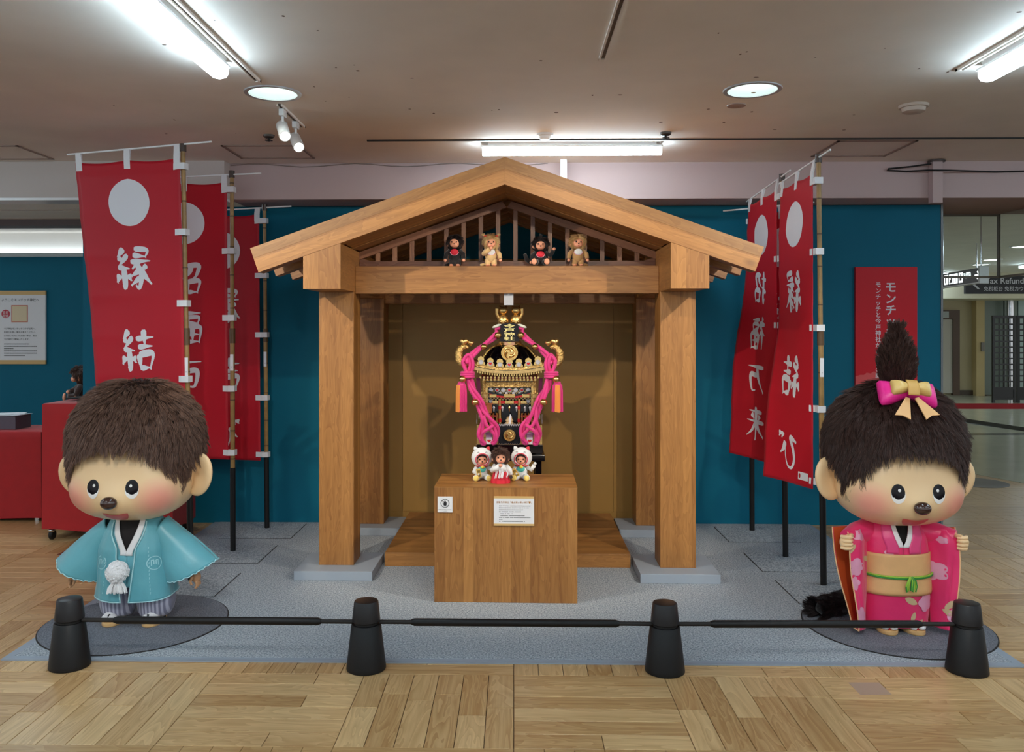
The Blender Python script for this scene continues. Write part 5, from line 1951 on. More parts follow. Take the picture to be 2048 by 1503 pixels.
MB().box(-.212, .212, -.20, .20, .620, .675).build('top_board', M_black_gloss, ms, bevel=.003)
MB().box(-.225, .225, -.215, .215, .572, .612).build('beam_board', M_black_gloss, ms, bevel=.003)
for x in (-.185, .185):
    for y in (-.17, .17):
        MB().box(x - .02, x + .02, y - .02, y + .02, 0, .620).build('leg', M_black_gloss, ms, bevel=.002)
mk = thing('portable_shrine', 'golden and black portable shrine with pink ropes and tassels on the stage', 'portable shrine', (-.028, Y_, .7735))
mk.scale = (1, 1, .962)
V = Vector


def heart(r, k=26):
    out = []
    for q in range(k):
        t = 2 * PI * q / k
        out.append((r * 16 * sin(t) ** 3 / 17, r * (13 * cos(t) - 5 * cos(2 * t) - 2 * cos(3 * t) - cos(4 * t)) / 17))
    return out


def tomoe(c, r, y, parent, nm):
    """Disc crest with three raised commas."""
    mb = MB()
    M = Matrix.Translation((c[0], y, c[1])) @ Matrix.Rotation(PI / 2, 4, 'X')
    mb.lathe([(.001, 0), (r, 0), (r, .006), (r * .96, .010), (r * .84, .010), (r * .80, .004), (.001, .004)], 40, M)
    d = mb.build(nm, M_gold, parent, smooth=40)
    for k in range(3):
        a0 = 2 * PI * k / 3 + .5
        pts, rad = [], []
        for q in range(9):
            u = q / 8
            a = a0 + u * 2.1
            rr = r * (.34 + .36 * u)
            pts.append((c[0] + rr * cos(a), y - .006, c[1] + rr * sin(a)))
            rad.append(r * (.23 * (1 - u) ** .7 + .035))
        MB().tube(pts, rad, 10).build('comma', M_gold, d, smooth=60)
    return d


# base box
MB().box(-.205, .205, -.19, .19, 0, .122).build('base_box', M_goldc, mk, bevel=.003)
mb = MB()
for x0, x1, z0, z1 in ((-.208, .208, .112, .126), (-.208, .208, -.002, .012), (-.208, -.193, .012, .112), (.193, .208, .012, .112), (-.088, -.072, .012, .112), (.072, .088, .012, .112)):
    mb.box(x0, x1, -.196, -.188, z0, z1)
mb.build('base_frame', M_gold, mk, kind='stuff')
zz = [(-.070 + .140 * k / 20, .122 + (.006 if k % 2 else -.004)) for k in range(21)]
zb = [(-.070 + .140 * k / 20, .002 + (.006 if k % 2 else -.004)) for k in range(21)]
MB().prism(zz + zb[::-1], -.200, -.194).build('front_cloth', plain('navy_cloth', srgb(14, 14, 24), .8), mk)
for pts_, dz in ((zz, .006), (zb, -.006)):
    MB().prism(pts_ + [(x, z + dz + .004) for x, z in (pts_[::-1])], -.199, -.1945).build('zigzag_edge', M_silver, mk)
tomoe((0, .060), .040, -.2005, mk, 'base_crest')
# carrying-pole ends with a heart card
for sx in (-1, 1):
    MB().box(sx * .128 - .020, sx * .128 + .020, -.262, -.19, .028, .068).build('pole_end', M_lilac, mk, bevel=.004)
    MB().box(sx * .128 - .025, sx * .128 + .025, -.26, -.19, .066, .082).build('pole_wrap', M_lilac, mk, bevel=.006)
    cd = MB().box(sx * .128 - .0195, sx * .128 + .0195, -.266, -.262, .008, .054).build('heart_card', M_paper, mk, bevel=.003)
    MB().prism([(sx * .128 + x, .031 + z) for x, z in heart(.013)], -.2675, -.266).build('heart_mark', M_heart, cd)
# body
MB().box(-.150, .150, -.12, .15, .122, .43).build('cabinet', M_black_gloss, mk)
for x in (-.165, .165):
    MB().tube([(x, -.135, .122), (x, -.135, .42)], .011, 12).build('corner_pillar', M_goldc, mk, smooth=60)
    MB().box(x - .020, x + .020, -.158, -.116, .300, .330).build('lantern', M_gold, mk, bevel=.003)
    MB().prism([(x - .026, .330), (x + .026, .330), (x, .352)], -.162, -.112).build('lantern_roof', M_goldc, mk)
fx = .157
for nm, x0, x1, z0, z1 in (('frame_top', -fx, fx, .372, .408), ('frame_side', -fx, -fx + .018, .20, .372), ('frame_side', fx - .018, fx, .20, .372)):
    MB().box(x0, x1, -.150, -.132, z0, z1).build(nm, M_goldc if nm == 'frame_top' else M_gold, mk, bevel=.002)
# lattice behind the medallions
mb = MB()
for k in range(-8, 9):
    for s_ in (-1, 1):
        M = Matrix.Translation((k * .022, -.126, .31)) @ Matrix.Rotation(s_ * PI / 4, 4, 'Y')
        mb.box(-.0016, .0016, -.002, .002, -.075, .075, M)
mb.build('gold_lattice', M_goldb, mk, kind='stuff')


def medallion(x, z, r, red, y=-.140):
    M = Matrix.Translation((x, y, z)) @ Matrix.Rotation(PI / 2, 4, 'X')
    d = MB().lathe([(.0005, 0), (r, 0), (r, .004), (r * .85, .006), (.0005, .006)], 20, M).build('medallion', M_silver, mk, smooth=40)
    if red:
        MB().prism([(x + a, z + b) for a, b in heart(r * .72)], y - .0085, y - .006).build('heart_mark', M_heart, d)


for k in range(7):
    medallion((k - 3) * .040, .354, .0145, k % 2 == 1)
for x in (-.06, -.02, .025, .065):
    medallion(x, .334, .010, False)
for x in (-.120, .120):
    medallion(x, .315, .0135, True)
    medallion(x, .280, .0135, False)
# little gateway
tg_ = []
for x in (-.062, .062):
    p = MB().tube([(x, -.165, .122), (x, -.165, .30)], .0095, 14).build('gate_post', M_gold, mk, smooth=60)
    for z in (.155, .24):
        MB().tube([(x, -.165, z - .012), (x, -.165, z + .012)], .0108, 14).build('red_band', M_red, p, smooth=60)
arc = lambda z, h, w_: [(w_ * (k / 8 - 1), z + .022 * abs(k / 8 - 1) ** 2.2) for k in range(17)] + [(w_ * (1 - k / 8), z + h + .026 * abs(k / 8 - 1) ** 2.2) for k in range(17)]
MB().prism(arc(.303, .014, .128), -.178, -.152).build('gate_beam', M_red, mk)
MB().prism(arc(.317, .012, .134), -.180, -.150).build('gate_lintel', M_black_gloss, mk)
MB().box(-.098, .098, -.172, -.158, .268, .284).build('gate_tie', M_red, mk)
for x, w_ in ((-.106, .024), (0, .036), (.106, .024)):
    MB().box(x - w_, x + w_, -.184, -.148, .306, .330).build('gold_fitting', M_gold, mk, bevel=.003)
    MB().box(x * .86 - w_ * .8, x * .86 + w_ * .8, -.176, -.155, .266, .286).build('gold_fitting', M_gold, mk, bevel=.002)
# balustrade
for s_ in (-1, 1):
    for k in range(5):
        x = s_ * (.082 + k * .0205)
        b = MB().tube([(x, -.172, .122), (x, -.172, .196), (x, -.172, .200), (x, -.172, .206)], [.0066, .0066, .008, .003], 10).build('baluster', M_gold, mk, smooth=40)
    for z in (.150, .184):
        MB().box(min(s_ * .074, s_ * .172), max(s_ * .074, s_ * .172), -.176, -.168, z - .005, z + .005).build('red_rail', M_red, mk)
# altar things between the posts
MB().lathe([(.003, 0), (.028, .0), (.032, .012), (.020, .022), (.026, .030), (.016, .046), (.020, .052), (.003, .056)], 24, Matrix.Translation((0, -.165, .124))).build('rice_cakes', plain('ivory', srgb(226, 196, 150), .5), mk, smooth=50)
MB().prism([(-.005, .135), (.008, .135), (.014, .185), (.004, .20), (-.004, .17)], -.200, -.197).build('paper_streamer', M_paper, mk)
for x in (-.045, 0, .045, .100, .132, -.1):
    MB().tube([(x, -.168, .252), (x, -.168, .236)], [.004, .010], 10).tube([(x, -.168, .236), (x, -.168, .214)], [.006, .003], 8).build('hanging_bell', M_silver if x else M_gold, mk, smooth=40)
MB().box(-.150, -.112, -.178, -.170, .205, .262).box(-.158, -.104, -.182, -.166, .262, .270).build('wooden_plaque', plain('plaque_wood', srgb(176, 92, 44), .5), mk, kind='stuff')
# brackets and eaves
MB().box(-.170, .170, -.15, .17, .415, .428).build('bracket_course', M_goldc, mk)
MB().box(-.185, .185, -.175, .19, .432, .446).build('bracket_course', M_red, mk)
for r_, (z, n_, w_, y) in enumerate(((.424, 15, .165, -.162), (.440, 17, .185, -.182))):
    for k in range(n_):
        x = -w_ + 2 * w_ * k / (n_ - 1)
        MB().box(x - .006, x + .006, y - .012, y + .01, z - .005, z + .008).build('bracket_block', M_gold, mk)


def curve_z(x):
    return .040 * (abs(x) / .26) ** 2.2


def eave(nm, z, h, y0, y1, w_, m):
    n_ = 28
    top_ = [(w_ * (2 * k / n_ - 1), z + h + curve_z(w_ * (2 * k / n_ - 1))) for k in range(n_ + 1)]
    bot = [(x, a - h) for x, a in top_[::-1]]
    return MB().prism(top_ + bot, y0, y1).build(nm, m, mk)


for k in range(27):
    x = -.20 + .40 * k / 26
    MB().box(x - .0040, x + .0040, -.262, -.19, .454 + curve_z(x), .468 + curve_z(x)).build('rafter_end', M_gold, mk)
eave('eave_board', .470, .020, -.275, .28, .262, M_goldb)
eave('eave_line', .490, .004, -.272, .275, .258, M_black_gloss)
eave('eave_edge', .494, .018, -.280, .285, .245, M_goldc)
# lacquered roof, swelling then drawn in to the neck
rings = []
for z, rx, ry in ((.505, .238, .262), (.525, .205, .225), (.55, .178, .190), (.585, .158, .165), (.62, .135, .140), (.645, .105, .11), (.655, .06, .07)):
    ring = []
    for k in range(64):
        a = 2 * PI * k / 64
        c, s_ = cos(a), sin(a)
        q = (abs(c) ** 5 + abs(s_) ** 5) ** (-1 / 5)
        lift = curve_z(.26 * abs(c * q)) * abs(s_ * q) ** 4 * max(0, 1 - (z - .505) / .05)
        ring.append(V((rx * c * q, ry * s_ * q, z + lift)))
    rings.append(ring)
MB().loft(rings).build('lacquer_roof', M_black_gloss, mk, smooth=60)
for sx in (-1, 1):
    MB().tube([(sx * .238, -.262, .535), (sx * .200, -.222, .545), (sx * .172, -.185, .575), (sx * .150, -.16, .605), (sx * .115, -.125, .640), (sx * .06, -.07, .66)], .0085, 10).build('hip_ridge', M_goldc, mk, smooth=60)
for k in range(7):
    x = (k - 3) * .0595
    z = .512 + curve_z(x)
    sc = [(x + .026 * a, z + .058 * b) for a, b in ((-1, 0), (-.95, .25), (-.6, .4), (-.8, .6), (-.62, .86), (-.25, .93), (0, 1), (.25, .93), (.62, .86), (.8, .6), (.6, .4), (.95, .25), (1, 0))]
    c = MB().prism(sc, -.288, -.281).build('gold_scallop', M_gold, mk)
    M = Matrix.Translation((x, -.2885, z + .018)) @ Matrix.Rotation(PI / 2, 4, 'X')
    d = MB().lathe([(.0005, 0), (.0155, 0), (.0155, .003), (.013, .005), (.0005, .004)], 20, M).build('roof_medallion', M_silver, mk, smooth=40)
    if k % 2:
        MB().prism([(x + a, z + .018 + b) for a, b in heart(.0115)], -.2955, -.2935).build('heart_mark', M_heart, d)
tomoe((0, .605), .055, -.205, mk, 'roof_crest')
MB().box(-.034, .034, -.215, -.10, .655, .70).build('ridge_block', plain('copper_box', (.8, .42, .24, 1), .3, metal=1), mk, bevel=.003)
MB().tube([(0, -.219, .678), (0, -.2155, .678)], .013, 20).build('ridge_boss', M_gold, mk, smooth=40)
MB().lathe([(.075, .655), (.08, .67), (.06, .70), (.05, .76), (.07, .79), (.075, .80), (.003, .80)], 24, Matrix.Translation((0, -.03, 0))).build('roof_neck', M_goldc, mk, smooth=40)
# name plate
pts_ = [(-.056, .790), (-.048, .796), (-.02, .803), (0, .806), (.02, .803), (.048, .796), (.056, .790), (.064, .688), (.058, .682), (.02, .680), (-.02, .680), (-.058, .682), (-.064, .688)]
npl = MB().prism(pts_, -.240, -.225).build('name_plate', plain('navy_cloth', srgb(14, 14, 24), .8), mk, bevel=.002)
mb = MB()
for k, ch in enumerate('今戸神社'):
    gv, gf, a, b = glyphs(ch, .035)
    mb.add([((v.x - .5) * .070, -.2415, .7965 - k * .0275 + (v.y - .88) * .0265) for v in gv], gf)
mb.build('gold_lettering', plain('gold_thread', srgb(236, 222, 150), .5), npl, kind='stuff')
for sx in (-1, 1):
    MB().ell((sx * .080, -.20, .783), (.032, .012, .011), 14, 8, Matrix.Rotation(sx * .35, 4, 'Y')).build('white_wing', plain('ivory_white', srgb(232, 234, 216), .4), mk, smooth=180)
    MB().tube([(sx * .055, -.19, .772), (sx * .085, -.19, .765), (sx * .078, -.19, .745)], .015, 10).build('rope_knot', M_rope, mk, smooth=60)
# pair of golden cat ornaments on the top
for sx in (-1, 1):
    cx = sx * .041
    ct_ = MB().lathe([(.010, .795), (.032, .80), (.036, .82), (.030, .845), (.018, .86), (.003, .862)], 22, Matrix.Translation((cx, -.10, 0))).build('gold_cat', M_satin_gold, mk, smooth=60)
    MB().ell((cx, -.105, .888), (.0305, .027, .0275), 20, 12).build('cat_head', M_satin_gold, ct_, smooth=180)
    for e in (-1, 1):
        MB().lathe([(.010, 0), (.006, .012), (.001, .019)], 10, Matrix.Translation((cx + e * .018, -.102, .906)) @ Matrix.Rotation(e * .35, 4, 'Y')).build('cat_ear', M_gold, ct_, smooth=60)
        MB().ell((cx + e * .016, -.128, .812), (.012, .014, .011), 12, 8).build('cat_paw', M_gold, ct_, smooth=180)
    MB().tube([(cx + sx * .028, -.115, .835), (cx + sx * .042, -.122, .865), (cx + sx * .040, -.122, .90)], [.010, .010, .012], 10).build('cat_arm', M_satin_gold, ct_, smooth=60)
# corner scrolls with hearts
for sx in (-1, 1):
    pts_, rad = [], []
    for k in range(15):
        a = -.7 + 4.4 * k / 14
        rr = .058 - .010 * k / 14
        pts_.append((sx * (.278 + rr * cos(a - PI / 2) * .75), -.285, .592 + rr * sin(a - PI / 2) * 1.15))
        rad.append(.0225 * sin(PI * (.12 + .80 * k / 14)) + .004)
    MB().tube(pts_, rad, 12).build('corner_scroll', M_goldc, mk, smooth=60)
    for dx, sc, rz in ((0.0, .030, .3), (-.042, .022, -.6)):
        Mh = Matrix.Translation((sx * (.285 + dx), -.285, .680 - (.008 if dx else 0))) @ Matrix.Rotation(rz * sx, 4, 'Z')
        hp = heart(sc)
        MB().loft([[Mh @ V((x * f, y, z * f)) for x, z in hp] for f, y in ((.35, -.016), (.8, -.011), (1, 0), (.8, .011), (.35, .016))]).build('gold_heart', M_satin_gold, mk, smooth=60)
    MB().tube([(sx * .285, -.285, .655), (sx * .285, -.285, .635)], [.008, .014], 10).build('scroll_stem', M_gold, mk, smooth=60)


def strand(path, k, amp, tw, r):
    """Rope lying beside others: path twisted round its own axis."""
    out = []
    P = [V(p) for p in path]
    ext = [P[0] * 2 - P[1]] + P + [P[-1] * 2 - P[-2]]
    n_ = 0
    for i in range(1, len(ext) - 2):
        for q in range(8):
            u = q / 8
            a, b, c, d = ext[i - 1:i + 3]
            p = .5 * ((2 * b) + (c - a) * u + (2 * a - 5 * b + 4 * c - d) * u * u + (3 * b - a - 3 * c + d) * u ** 3)
            t = (c - a).normalized()
            s1 = t.cross(V((0, 1, 0)))
            s1 = s1.normalized() if s1.length > .1 else V((1, 0, 0))
            ph = 2 * PI * k + tw * n_
            out.append(p + (s1 * cos(ph) + V((0, 1, 0)) * sin(ph)) * amp)
            n_ += 1
    out.append(P[-1])
    return out


for sx in (-1, 1):
    fwd = -.300
    up1 = [(sx * .070, -.215, .735), (sx * .120, -.235, .690), (sx * .185, -.270, .640), (sx * .245, fwd, .580), (sx * .262, fwd - .01, .545)]
    for k in (0, .5):
        MB().tube(strand(up1, k, .011, .12, 0), .0125, 10).build('rope', M_rope, mk, smooth=60)
    lp = [(sx * .258, fwd, .455), (sx * .235, fwd - .015, .53), (sx * .255, fwd - .01, .592), (sx * .288, fwd - .01, .55), (sx * .262, fwd - .01, .47)]
    for k in (0, .5):
        MB().tube(strand(lp, k, .010, .05, 0), .011, 10).build('rope_loop', M_rope, mk, smooth=60)
    mb = MB()
    for q in range(3):
        mb.tube([V((sx * (.262 + .038 * cos(a)), fwd + .032 * sin(a), .452 + .014 * q)) for a in [2 * PI * i / 16 for i in range(17)]], .009, 8)
    mb.build('rope_binding', M_rope, mk, smooth=60, kind='stuff')
    dn = [(sx * .250, fwd, .44), (sx * .225, fwd, .38), (sx * .190, fwd, .31), (sx * .160, fwd, .24), (sx * .120, fwd + .01, .175), (sx * .085, fwd + .02, .12), (sx * .078, fwd + .03, .06), (sx * .105, fwd + .035, .012)]
    dn2 = [(sx * .250, fwd, .44), (sx * .235, fwd, .36), (sx * .195, fwd, .28), (sx * .175, fwd, .22), (sx * .168, fwd + .01, .15), (sx * .182, fwd + .02, .09), (sx * .185, fwd + .03, .05), (sx * .160, fwd + .035, .008)]
    dn3 = [(sx * .165, fwd - .004, .20), (sx * .150, fwd - .01, .15), (sx * .125, fwd - .004, .115), (sx * .092, fwd + .01, .075), (sx * .09, fwd + .02, .04)]
    dn4 = [(sx * .100, fwd - .004, .14), (sx * .128, fwd - .012, .118), (sx * .158, fwd - .006, .095), (sx * .170, fwd + .01, .065), (sx * .168, fwd + .02, .03)]
    for pth in (dn, dn2):
        for k in (0, .5):
            MB().tube(strand(pth, k, .011, .16, 0), .0118, 10).build('rope', M_rope, mk, smooth=60)
    for pth in (dn3, dn4):
        MB().tube(strand(pth, 0, .003, .1, 0), .0115, 10).build('rope', M_rope, mk, smooth=60)
    # tassel: head and a skirt of threads in three colours
    tx = sx * .300
    ts_ = MB().lathe([(.004, .425), (.020, .42), (.026, .40), (.030, .37), (.0305, .24), (.0295, .232), (.003, .234)], 30, Matrix.Translation((tx, fwd, 0))).build('tassel', M_rope, mk, smooth=40)
    for nm, m_, ph0, n_ in (('pink_thread', M_rope, 0, 26), ('orange_thread', M_orange, 1, 12)):
        mb = MB()
        for q in range(n_):
            a = 2 * PI * q / n_ if nm == 'pink_thread' else -PI / 2 + (q - 5.5) * .075 + (-.75 if sx < 0 else 0)
            rr = .031 if nm == 'pink_thread' else .0335
            mb.tube([V((tx + rr * .85 * cos(a), fwd + rr * .85 * sin(a), .40)), V((tx + rr * cos(a), fwd + rr * sin(a), .36)), V((tx + rr * 1.06 * cos(a), fwd + rr * 1.06 * sin(a), .228 + .004 * sin(q * 3)))], .0036, 5)
        mb.build(nm, m_, ts_, kind='stuff')
    for x, y, z, r in ((.072, -.225, .722, .0225), (.160, -.275, .648, .0200), (.292, -.325, .440, .0225), (.212, -.325, .290, .0225)):
        b_ = MB().ell((sx * x, y - .012, z), r, 20, 12).build('gold_bell', M_gold, mk, smooth=180)
        MB().lathe([(r * 1.0, -.0012), (r * 1.05, 0), (r * 1.0, .0012)], 20, Matrix.Translation((sx * x, y - .012, z - r * .1)), caps=False).build('bell_rim', M_goldb, b_)
    for q in range(3):
        x = sx * (.178 + .014 * q)
        MB().tube([(x, -.24, .262 - q * .03), (x, -.24, .225 - q * .03)], .0015, 5).tube([(x, -.24, .225 - q * .03), (x, -.24, .20 - q * .03)], [.004, .002], 6).build('hanging_chain', M_silver, mk, kind='stuff')
    MB().prism([(sx * .188, .44), (sx * .212, .44), (sx * .206, .30), (sx * .182, .32)], -.20, -.195).build('purple_curtain', plain('plum_cloth', srgb(104, 24, 66), .7), mk)

# ---------------------------------------------------------------- small plush dolls
M_face = plain('doll_face', srgb(240, 166, 132), .45)
M_bluepale = plain('turquoise_bib', srgb(88, 206, 196), .7)
M_bellyellow = plain('bell_yellow', srgb(244, 220, 80), .4)
M_plushwhite = plain('white_plush', srgb(240, 240, 240), .95, sheen=.4, bump=.3, bscale=160)
HM = {
    'black': (hair_mat('doll_fur_black', srgb(26, 20, 22), srgb(52, 42, 42)), plain('doll_black', srgb(26, 21, 23), .95, sheen=.3)),
    'cream': (hair_mat('doll_fur_cream', srgb(206, 170, 112), srgb(240, 212, 160)), plain('doll_cream', srgb(222, 184, 128), .95, sheen=.3)),
    'tan': (hair_mat('doll_fur_tan', srgb(176, 134, 84), srgb(218, 182, 128)), plain('doll_tan', srgb(192, 148, 96), .95, sheen=.3)),
    'brown': (hair_mat('doll_fur_brown', srgb(66, 44, 38), srgb(112, 80, 68)), plain('doll_brown', srgb(64, 44, 38), .95, sheen=.3)),
}


def ball_fur(parent, c, r, m, n, length, face=None, lift=.7, r0=.0007, squash=(1, 1, 1), clump=60):
    rt, nn, cb = [], [], []
    while len(rt) < n:
        d = V((random.gauss(0, 1), random.gauss(0, 1), random.gauss(0, 1))).normalized()
        if face and (d - face[0]).length < face[1]:
            continue
        rt.append(V(c) + V((d.x * r * squash[0], d.y * r * squash[1], d.z * r * squash[2])))
        nn.append(d)
        t = V((d.x, d.y, d.z - 1.2))
        t = t - d * t.dot(d)
        cb.append(t.normalized() if t.length > .01 else V((1, 0, 0)))
    fur('fur_strands', parent, m, np.array(rt, 'f'), np.array(nn, 'f'), np.array(cb, 'f'), length, lift, r0, .2, 3, clump=clump)


def doll(label, loc, rz, fur_kind, pose, hood=False, bib=None, cat='doll', ponytail=False, robe=False, legs='stand', group=None, tail=0):
    hm, pm = HM[fur_kind]
    t = thing('plush_doll', label, cat, loc, rz, group)
    limb = M_plushwhite if hood else pm
    sit = legs == 'sit'
    bz = .048 if sit else .066
    if robe:
        MB().loft([[V((r * cos(a) * (1 + .06 * sin(9 * a)), r * .85 * sin(a) * (1 + .06 * sin(9 * a)), z)) for a in [2 * PI * k / 54 for k in range(54)]] for z, r in ((0, .054), (.012, .053), (.055, .040), (.078, .030))]).build(
            'red_skirt', plain('red_hakama', srgb(214, 26, 52), .6), t, smooth=60)
        MB().loft([[V((r * cos(a), r * .8 * sin(a), z)) for a in [2 * PI * k / 26 for k in range(26)]] for z, r in ((.066, .036), (.085, .038), (.108, .028), (.116, .016))]).build('white_robe', M_plushwhite, t, smooth=180)
        mb = MB()
        for q in range(16):
            a = random.uniform(-.9, .9)
            mb.tube([(.036 * sin(a), -.036, .085), (.046 * sin(a) + .006, -.046, .068 - .012 * random.random()), (.046 * sin(a), -.050, .05 - .02 * random.random())], .0018, 5)
        mb.build('white_cords', M_paper, t, kind='stuff')
    else:
        MB().ell((0, 0, bz), (.036, .032, .044), 20, 12).build('body', limb, t, smooth=180)
    for k, sx in enumerate((-1, 1)):
        if sit:
            lg = MB().tube([(sx * .022, -.012, .022), (sx * .034, -.045, .018), (sx * .038, -.062, .020)], [.020, .019, .020], 14).build('leg', limb, t, smooth=180)
            MB().ell((sx * .039, -.078, .021), (.017, .008, .019), 14, 8).build('foot', plain('paw_yellow', srgb(240, 216, 120), .7) if hood else M_face, lg, smooth=180)
        elif not robe:
            lg = MB().tube([(sx * .018, 0, .045), (sx * .020, -.004, .012), (sx * .020, -.006, .004)], [.019, .017, .014], 14).build('leg', limb, t, smooth=180)
            MB().ell((sx * .021, -.017, .0075), (.013, .018, .0075), 14, 8).build('foot', M_face, lg, smooth=180)
        p0 = V((sx * .030, -.002, bz + .032))
        if pose[k] == 'down':
            p1, p2 = V((sx * .052, -.012, bz + .008)), V((sx * .056, -.022, bz - .018))
        elif pose[k] == 'mouth':
            p1, p2 = V((sx * .046, -.034, bz + .010)), V((sx * .010, -.056, bz + .036))
        elif pose[k] == 'up':
            p1, p2 = V((sx * .062, -.012, bz + .016)), V((sx * .078, -.018, bz + .044))
        else:
            p1, p2 = V((sx * .046, -.030, bz + .006)), V((sx * .030, -.052, bz))
        am = MB().tube([p0, p1, p2], [.014, .0145, .0125], 14).build('arm', M_plushwhite if robe else limb, t, smooth=180)
        MB().ell(p2 + (p2 - p1).normalized() * .012, (.010, .009, .010), 12, 8).build('hand', M_plushwhite if hood else (pm if robe and k else M_face), am, smooth=180)
    hz = bz + .082
    hr = .040
    hd = MB().ell((0, 0, 0), (hr * .98, hr * .92, hr * .90), 28, 18).build('head', M_face if not hood else M_face, t, smooth=180, loc=(0, -.004, hz))
    MB().ell((0, -hr * .72, -hr * .40), (hr * .62, hr * .36, hr * .40), 18, 12).build('muzzle', M_face, hd, smooth=180)
    for sx in (-1, 1):
        MB().ell((sx * .0145, -hr * .935, .0010), (.0042, .0025, .0052), 12, 8).build('eye', M_eyeblack, hd, smooth=180)
        if not hood:
            MB().ell((sx * hr * 1.02, -.004, -.012), (.010, .005, .013), 14, 8, Matrix.Rotation(-sx * .3, 4, 'Z')).build('ear', M_face, hd, smooth=180)
    MB().ell((0, -hr * 1.09, -hr * .30), (.0050, .0036, .0040), 12, 8).build('nose', M_nose, hd, smooth=180)
    MB().ell((0, -hr * 1.035, -hr * .58), (.0055, .0024, .0022), 12, 6).build('mouth', M_mouth, hd, smooth=180)
    # hair cap: ball open at the face
    fdir = V((0, -.93, -.37)).normalized()
    mb = MB()
    rr = hr * 1.10
    rings = []
    up = V((0, fdir.z, -fdir.y)).normalized()
    sd = V((1, 0, 0))
    for j in range(15):
        th = (PI - .80) * (j / 14) + .80 if j else .78
        ring = []
        for k in range(30):
            a = 2 * PI * k / 30
            d = fdir * cos(th) + (sd * cos(a) + up * sin(a)) * sin(th)
            ring.append(V((d.x * rr, d.y * rr, d.z * rr)) + V((0, .003, .004)))
        rings.append(ring)
    rings = [[p * .93 for p in rings[0]]] + rings
    cap = mb.loft(rings, False, True).build('hair', pm, t, smooth=180, loc=(0, -.004, hz))
    if not hood:
        ball_fur(cap, (0, .003, .004), rr, hm, 2600, .016, (fdir, .80), .9)
    if ponytail == 'twin':
        for sx in (-1, 1):
            pt = MB().tube([(sx * .030, 0, .034), (sx * .046, 0, .048), (sx * .060, 0, .050)], [.006, .011, .004], 10).build('pigtail', pm, cap, smooth=180)
            MB().ell((sx * .036, -.004, .040), (.010, .008, .008), 10, 6).build('hair_ribbon', plain('ribbon_coral', srgb(226, 86, 60), .5), cap, smooth=180)
    if ponytail == 'one':
        MB().tube([(0, 0, .04), (.004, 0, .058), (-.006, 0, .066)], [.012, .009, .003], 10).build('hair_tuft', pm, cap, smooth=180)
    if hood:
        mb = MB()
        rings = []
        hdir = V((0, -.99, -.16)).normalized()
        up = V((0, hdir.z, -hdir.y)).normalized()
        if up.z < 0:
            up = -up
        for j in range(17):
            th = .66 + (PI - .66) * j / 16
            ring = []
            for k in range(34):
                a = 2 * PI * k / 34
                d = hdir * cos(th) + (sd * cos(a) + up * sin(a)) * sin(th)
                ring.append(V((d.x * .064, d.y * .056, d.z * .062)) + V((0, .004, .008)))
            rings.append(ring)
        inner_ = [[V((p.x * .86, p.y * .80 - .002, p.z * .86)) for p in rings[0]]]
        hd2 = mb.loft(inner_ + rings, False, True).build('hood', M_plushwhite, t, smooth=180, loc=(0, -.004, hz))
        MB().tube([p for p in rings[0]] + [rings[0][0]], .0030, 8).build('hood_rim', plain('hood_pink', srgb(226, 70, 92), .6), hd2, smooth=180)
        for sx in (-1, 1):
            MB().lathe([(.014, 0), (.010, .010), (.002, .018)], 12, Matrix.Translation((sx * .036, .004, .060)) @ Matrix.Rotation(sx * .55, 4, 'Y')).build('hood_ear', plain('hood_ear_red', srgb(212, 60, 72), .7) if sx > 0 else M_plushwhite, hd2, smooth=60)
            MB().tube([(sx * .024 - .006, -.0475, .046), (sx * .024, -.0490, .0480), (sx * .024 + .006, -.0475, .046)], .0016, 6).build('hood_eye', M_eyeblack, hd2)
    if bib:
        z = bz + .036
        if hood:
            MB().ell((0, -.034, bz + .022), (.024, .008, .018), 20, 10).build('bib', M_bluepale, t, smooth=180)
            MB().tube([(.036 * cos(a), .030 * sin(a) - .004, bz + .040) for a in [PI + PI * k / 14 for k in range(15)]], .005, 8).build('red_collar', plain('collar_red', srgb(206, 30, 44), .6), t, smooth=60)
            MB().ell((.002, -.044, bz + .036), (.012, .009, .010), 16, 10).build('bell', M_bellyellow, t, smooth=180)
        else:
            MB().ell((0, -.030, bz + .022), (.025, .007, .019), 22, 10).build('bib', bib, t, smooth=180)
            MB().tube([(.026 * cos(a), -.030, bz + .022 + .020 * sin(a)) for a in [PI + PI * k / 18 for k in range(19)]], .0022, 6).build('bib_edge', plain('bib_pink', srgb(240, 170, 190), .6), t, smooth=60)
    if tail:
        MB().tube([(tail * .02, .028, .02), (tail * .055, .03, .018), (tail * .085, .022, .040), (tail * .098, .012, .075)] if sit else [(tail * .015, .028, .022), (tail * .045, .03, .014), (tail * .065, .02, .011)], [.010, .013, .014, .010] if sit else [.008, .010, .006], 12).build(
            'tail', pm, t, smooth=180)
    return t


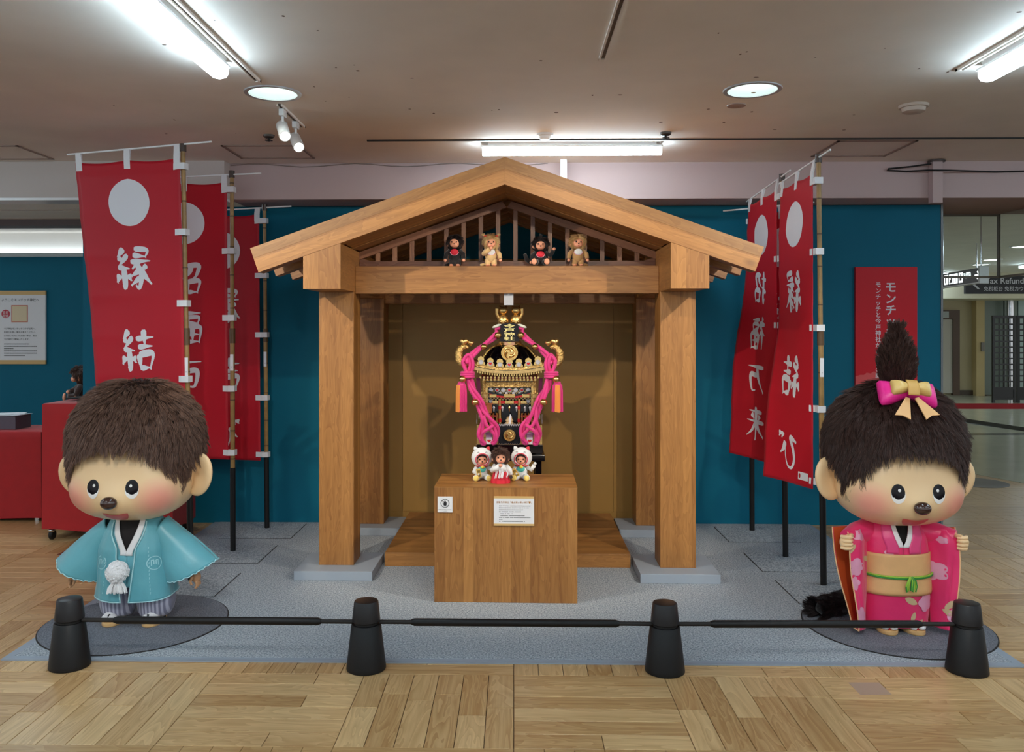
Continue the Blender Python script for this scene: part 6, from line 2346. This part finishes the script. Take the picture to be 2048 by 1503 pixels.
KEY = 'small dolls on the plinth'
d1_ = doll('white-hooded seated doll holding a gold tag, left on the plinth', (-.185, 4.905, .638), .10, 'brown', ('front', 'up'), hood=True, bib=True, legs='sit', group=KEY)
d2_ = doll('white-hooded seated doll with its arm raised, right on the plinth', (.045, 4.92, .638), -.12, 'brown', ('front', 'up'), hood=True, bib=True, legs='sit', group=KEY)
for d_, x in ((d1_, -.022), (d2_, -.030)):
    pl_ = MB().box(-.0125, .0125, -.002, .002, -.026, .026).build('gold_tag', plain('gold_card', srgb(238, 196, 88), .4), d_, loc=(x, -.066, .052), rot=(0, -.18 if d_ is d1_ else -.6, 0))
    mb = MB()
    put_text(mb, '開', 0, .002, .019, -.0026, .004, 'c')
    put_text(mb, '運', 0, -.021, .019, -.0026, .004, 'c')
    mb.build('tag_lettering', M_ink, pl_, kind='stuff')
doll('brown-haired standing doll in white top and red pleated skirt on the plinth', (-.075, 4.80, .638), 0.06, 'brown', ('mouth', 'down'), robe=True, legs='robe', group=KEY)
KB = 'small dolls on the front beam'
zb_ = 1.894
RBIB = plain('bib_red', srgb(214, 30, 52), .6)
doll('black furry doll with red bib standing at the left of the beam', (-.365, 5.262, zb_), -.05, 'black', ('down', 'down'), bib=RBIB, group=KB, tail=-1)
doll('cream furry doll with pigtails and coral ribbons on the beam', (-.142, 5.262, zb_), .08, 'cream', ('mouth', 'down'), bib=M_plushwhite, ponytail='twin', group=KB, tail=-1)
doll('black furry doll with raised arm and tail seated on the beam', (.165, 5.262, zb_ + .004), -.03, 'black', ('down', 'up'), bib=RBIB, legs='sit', ponytail='one', group=KB, tail=-1)
doll('tan furry doll with white bib seated at the right of the beam', (.395, 5.262, zb_), .04, 'tan', ('down', 'down'), bib=M_plushwhite, group=KB, tail=1)
bd = doll('dark-haired doll half hidden behind the end of the teal wall', (-3.545, 6.90, .925), -1.1, 'brown', ('front', 'down'), legs='sit')
bd.scale = (1.55, 1.55, 1.55)
for o_ in (d1_, d2_):
    o_.scale = (.95, .95, .93)
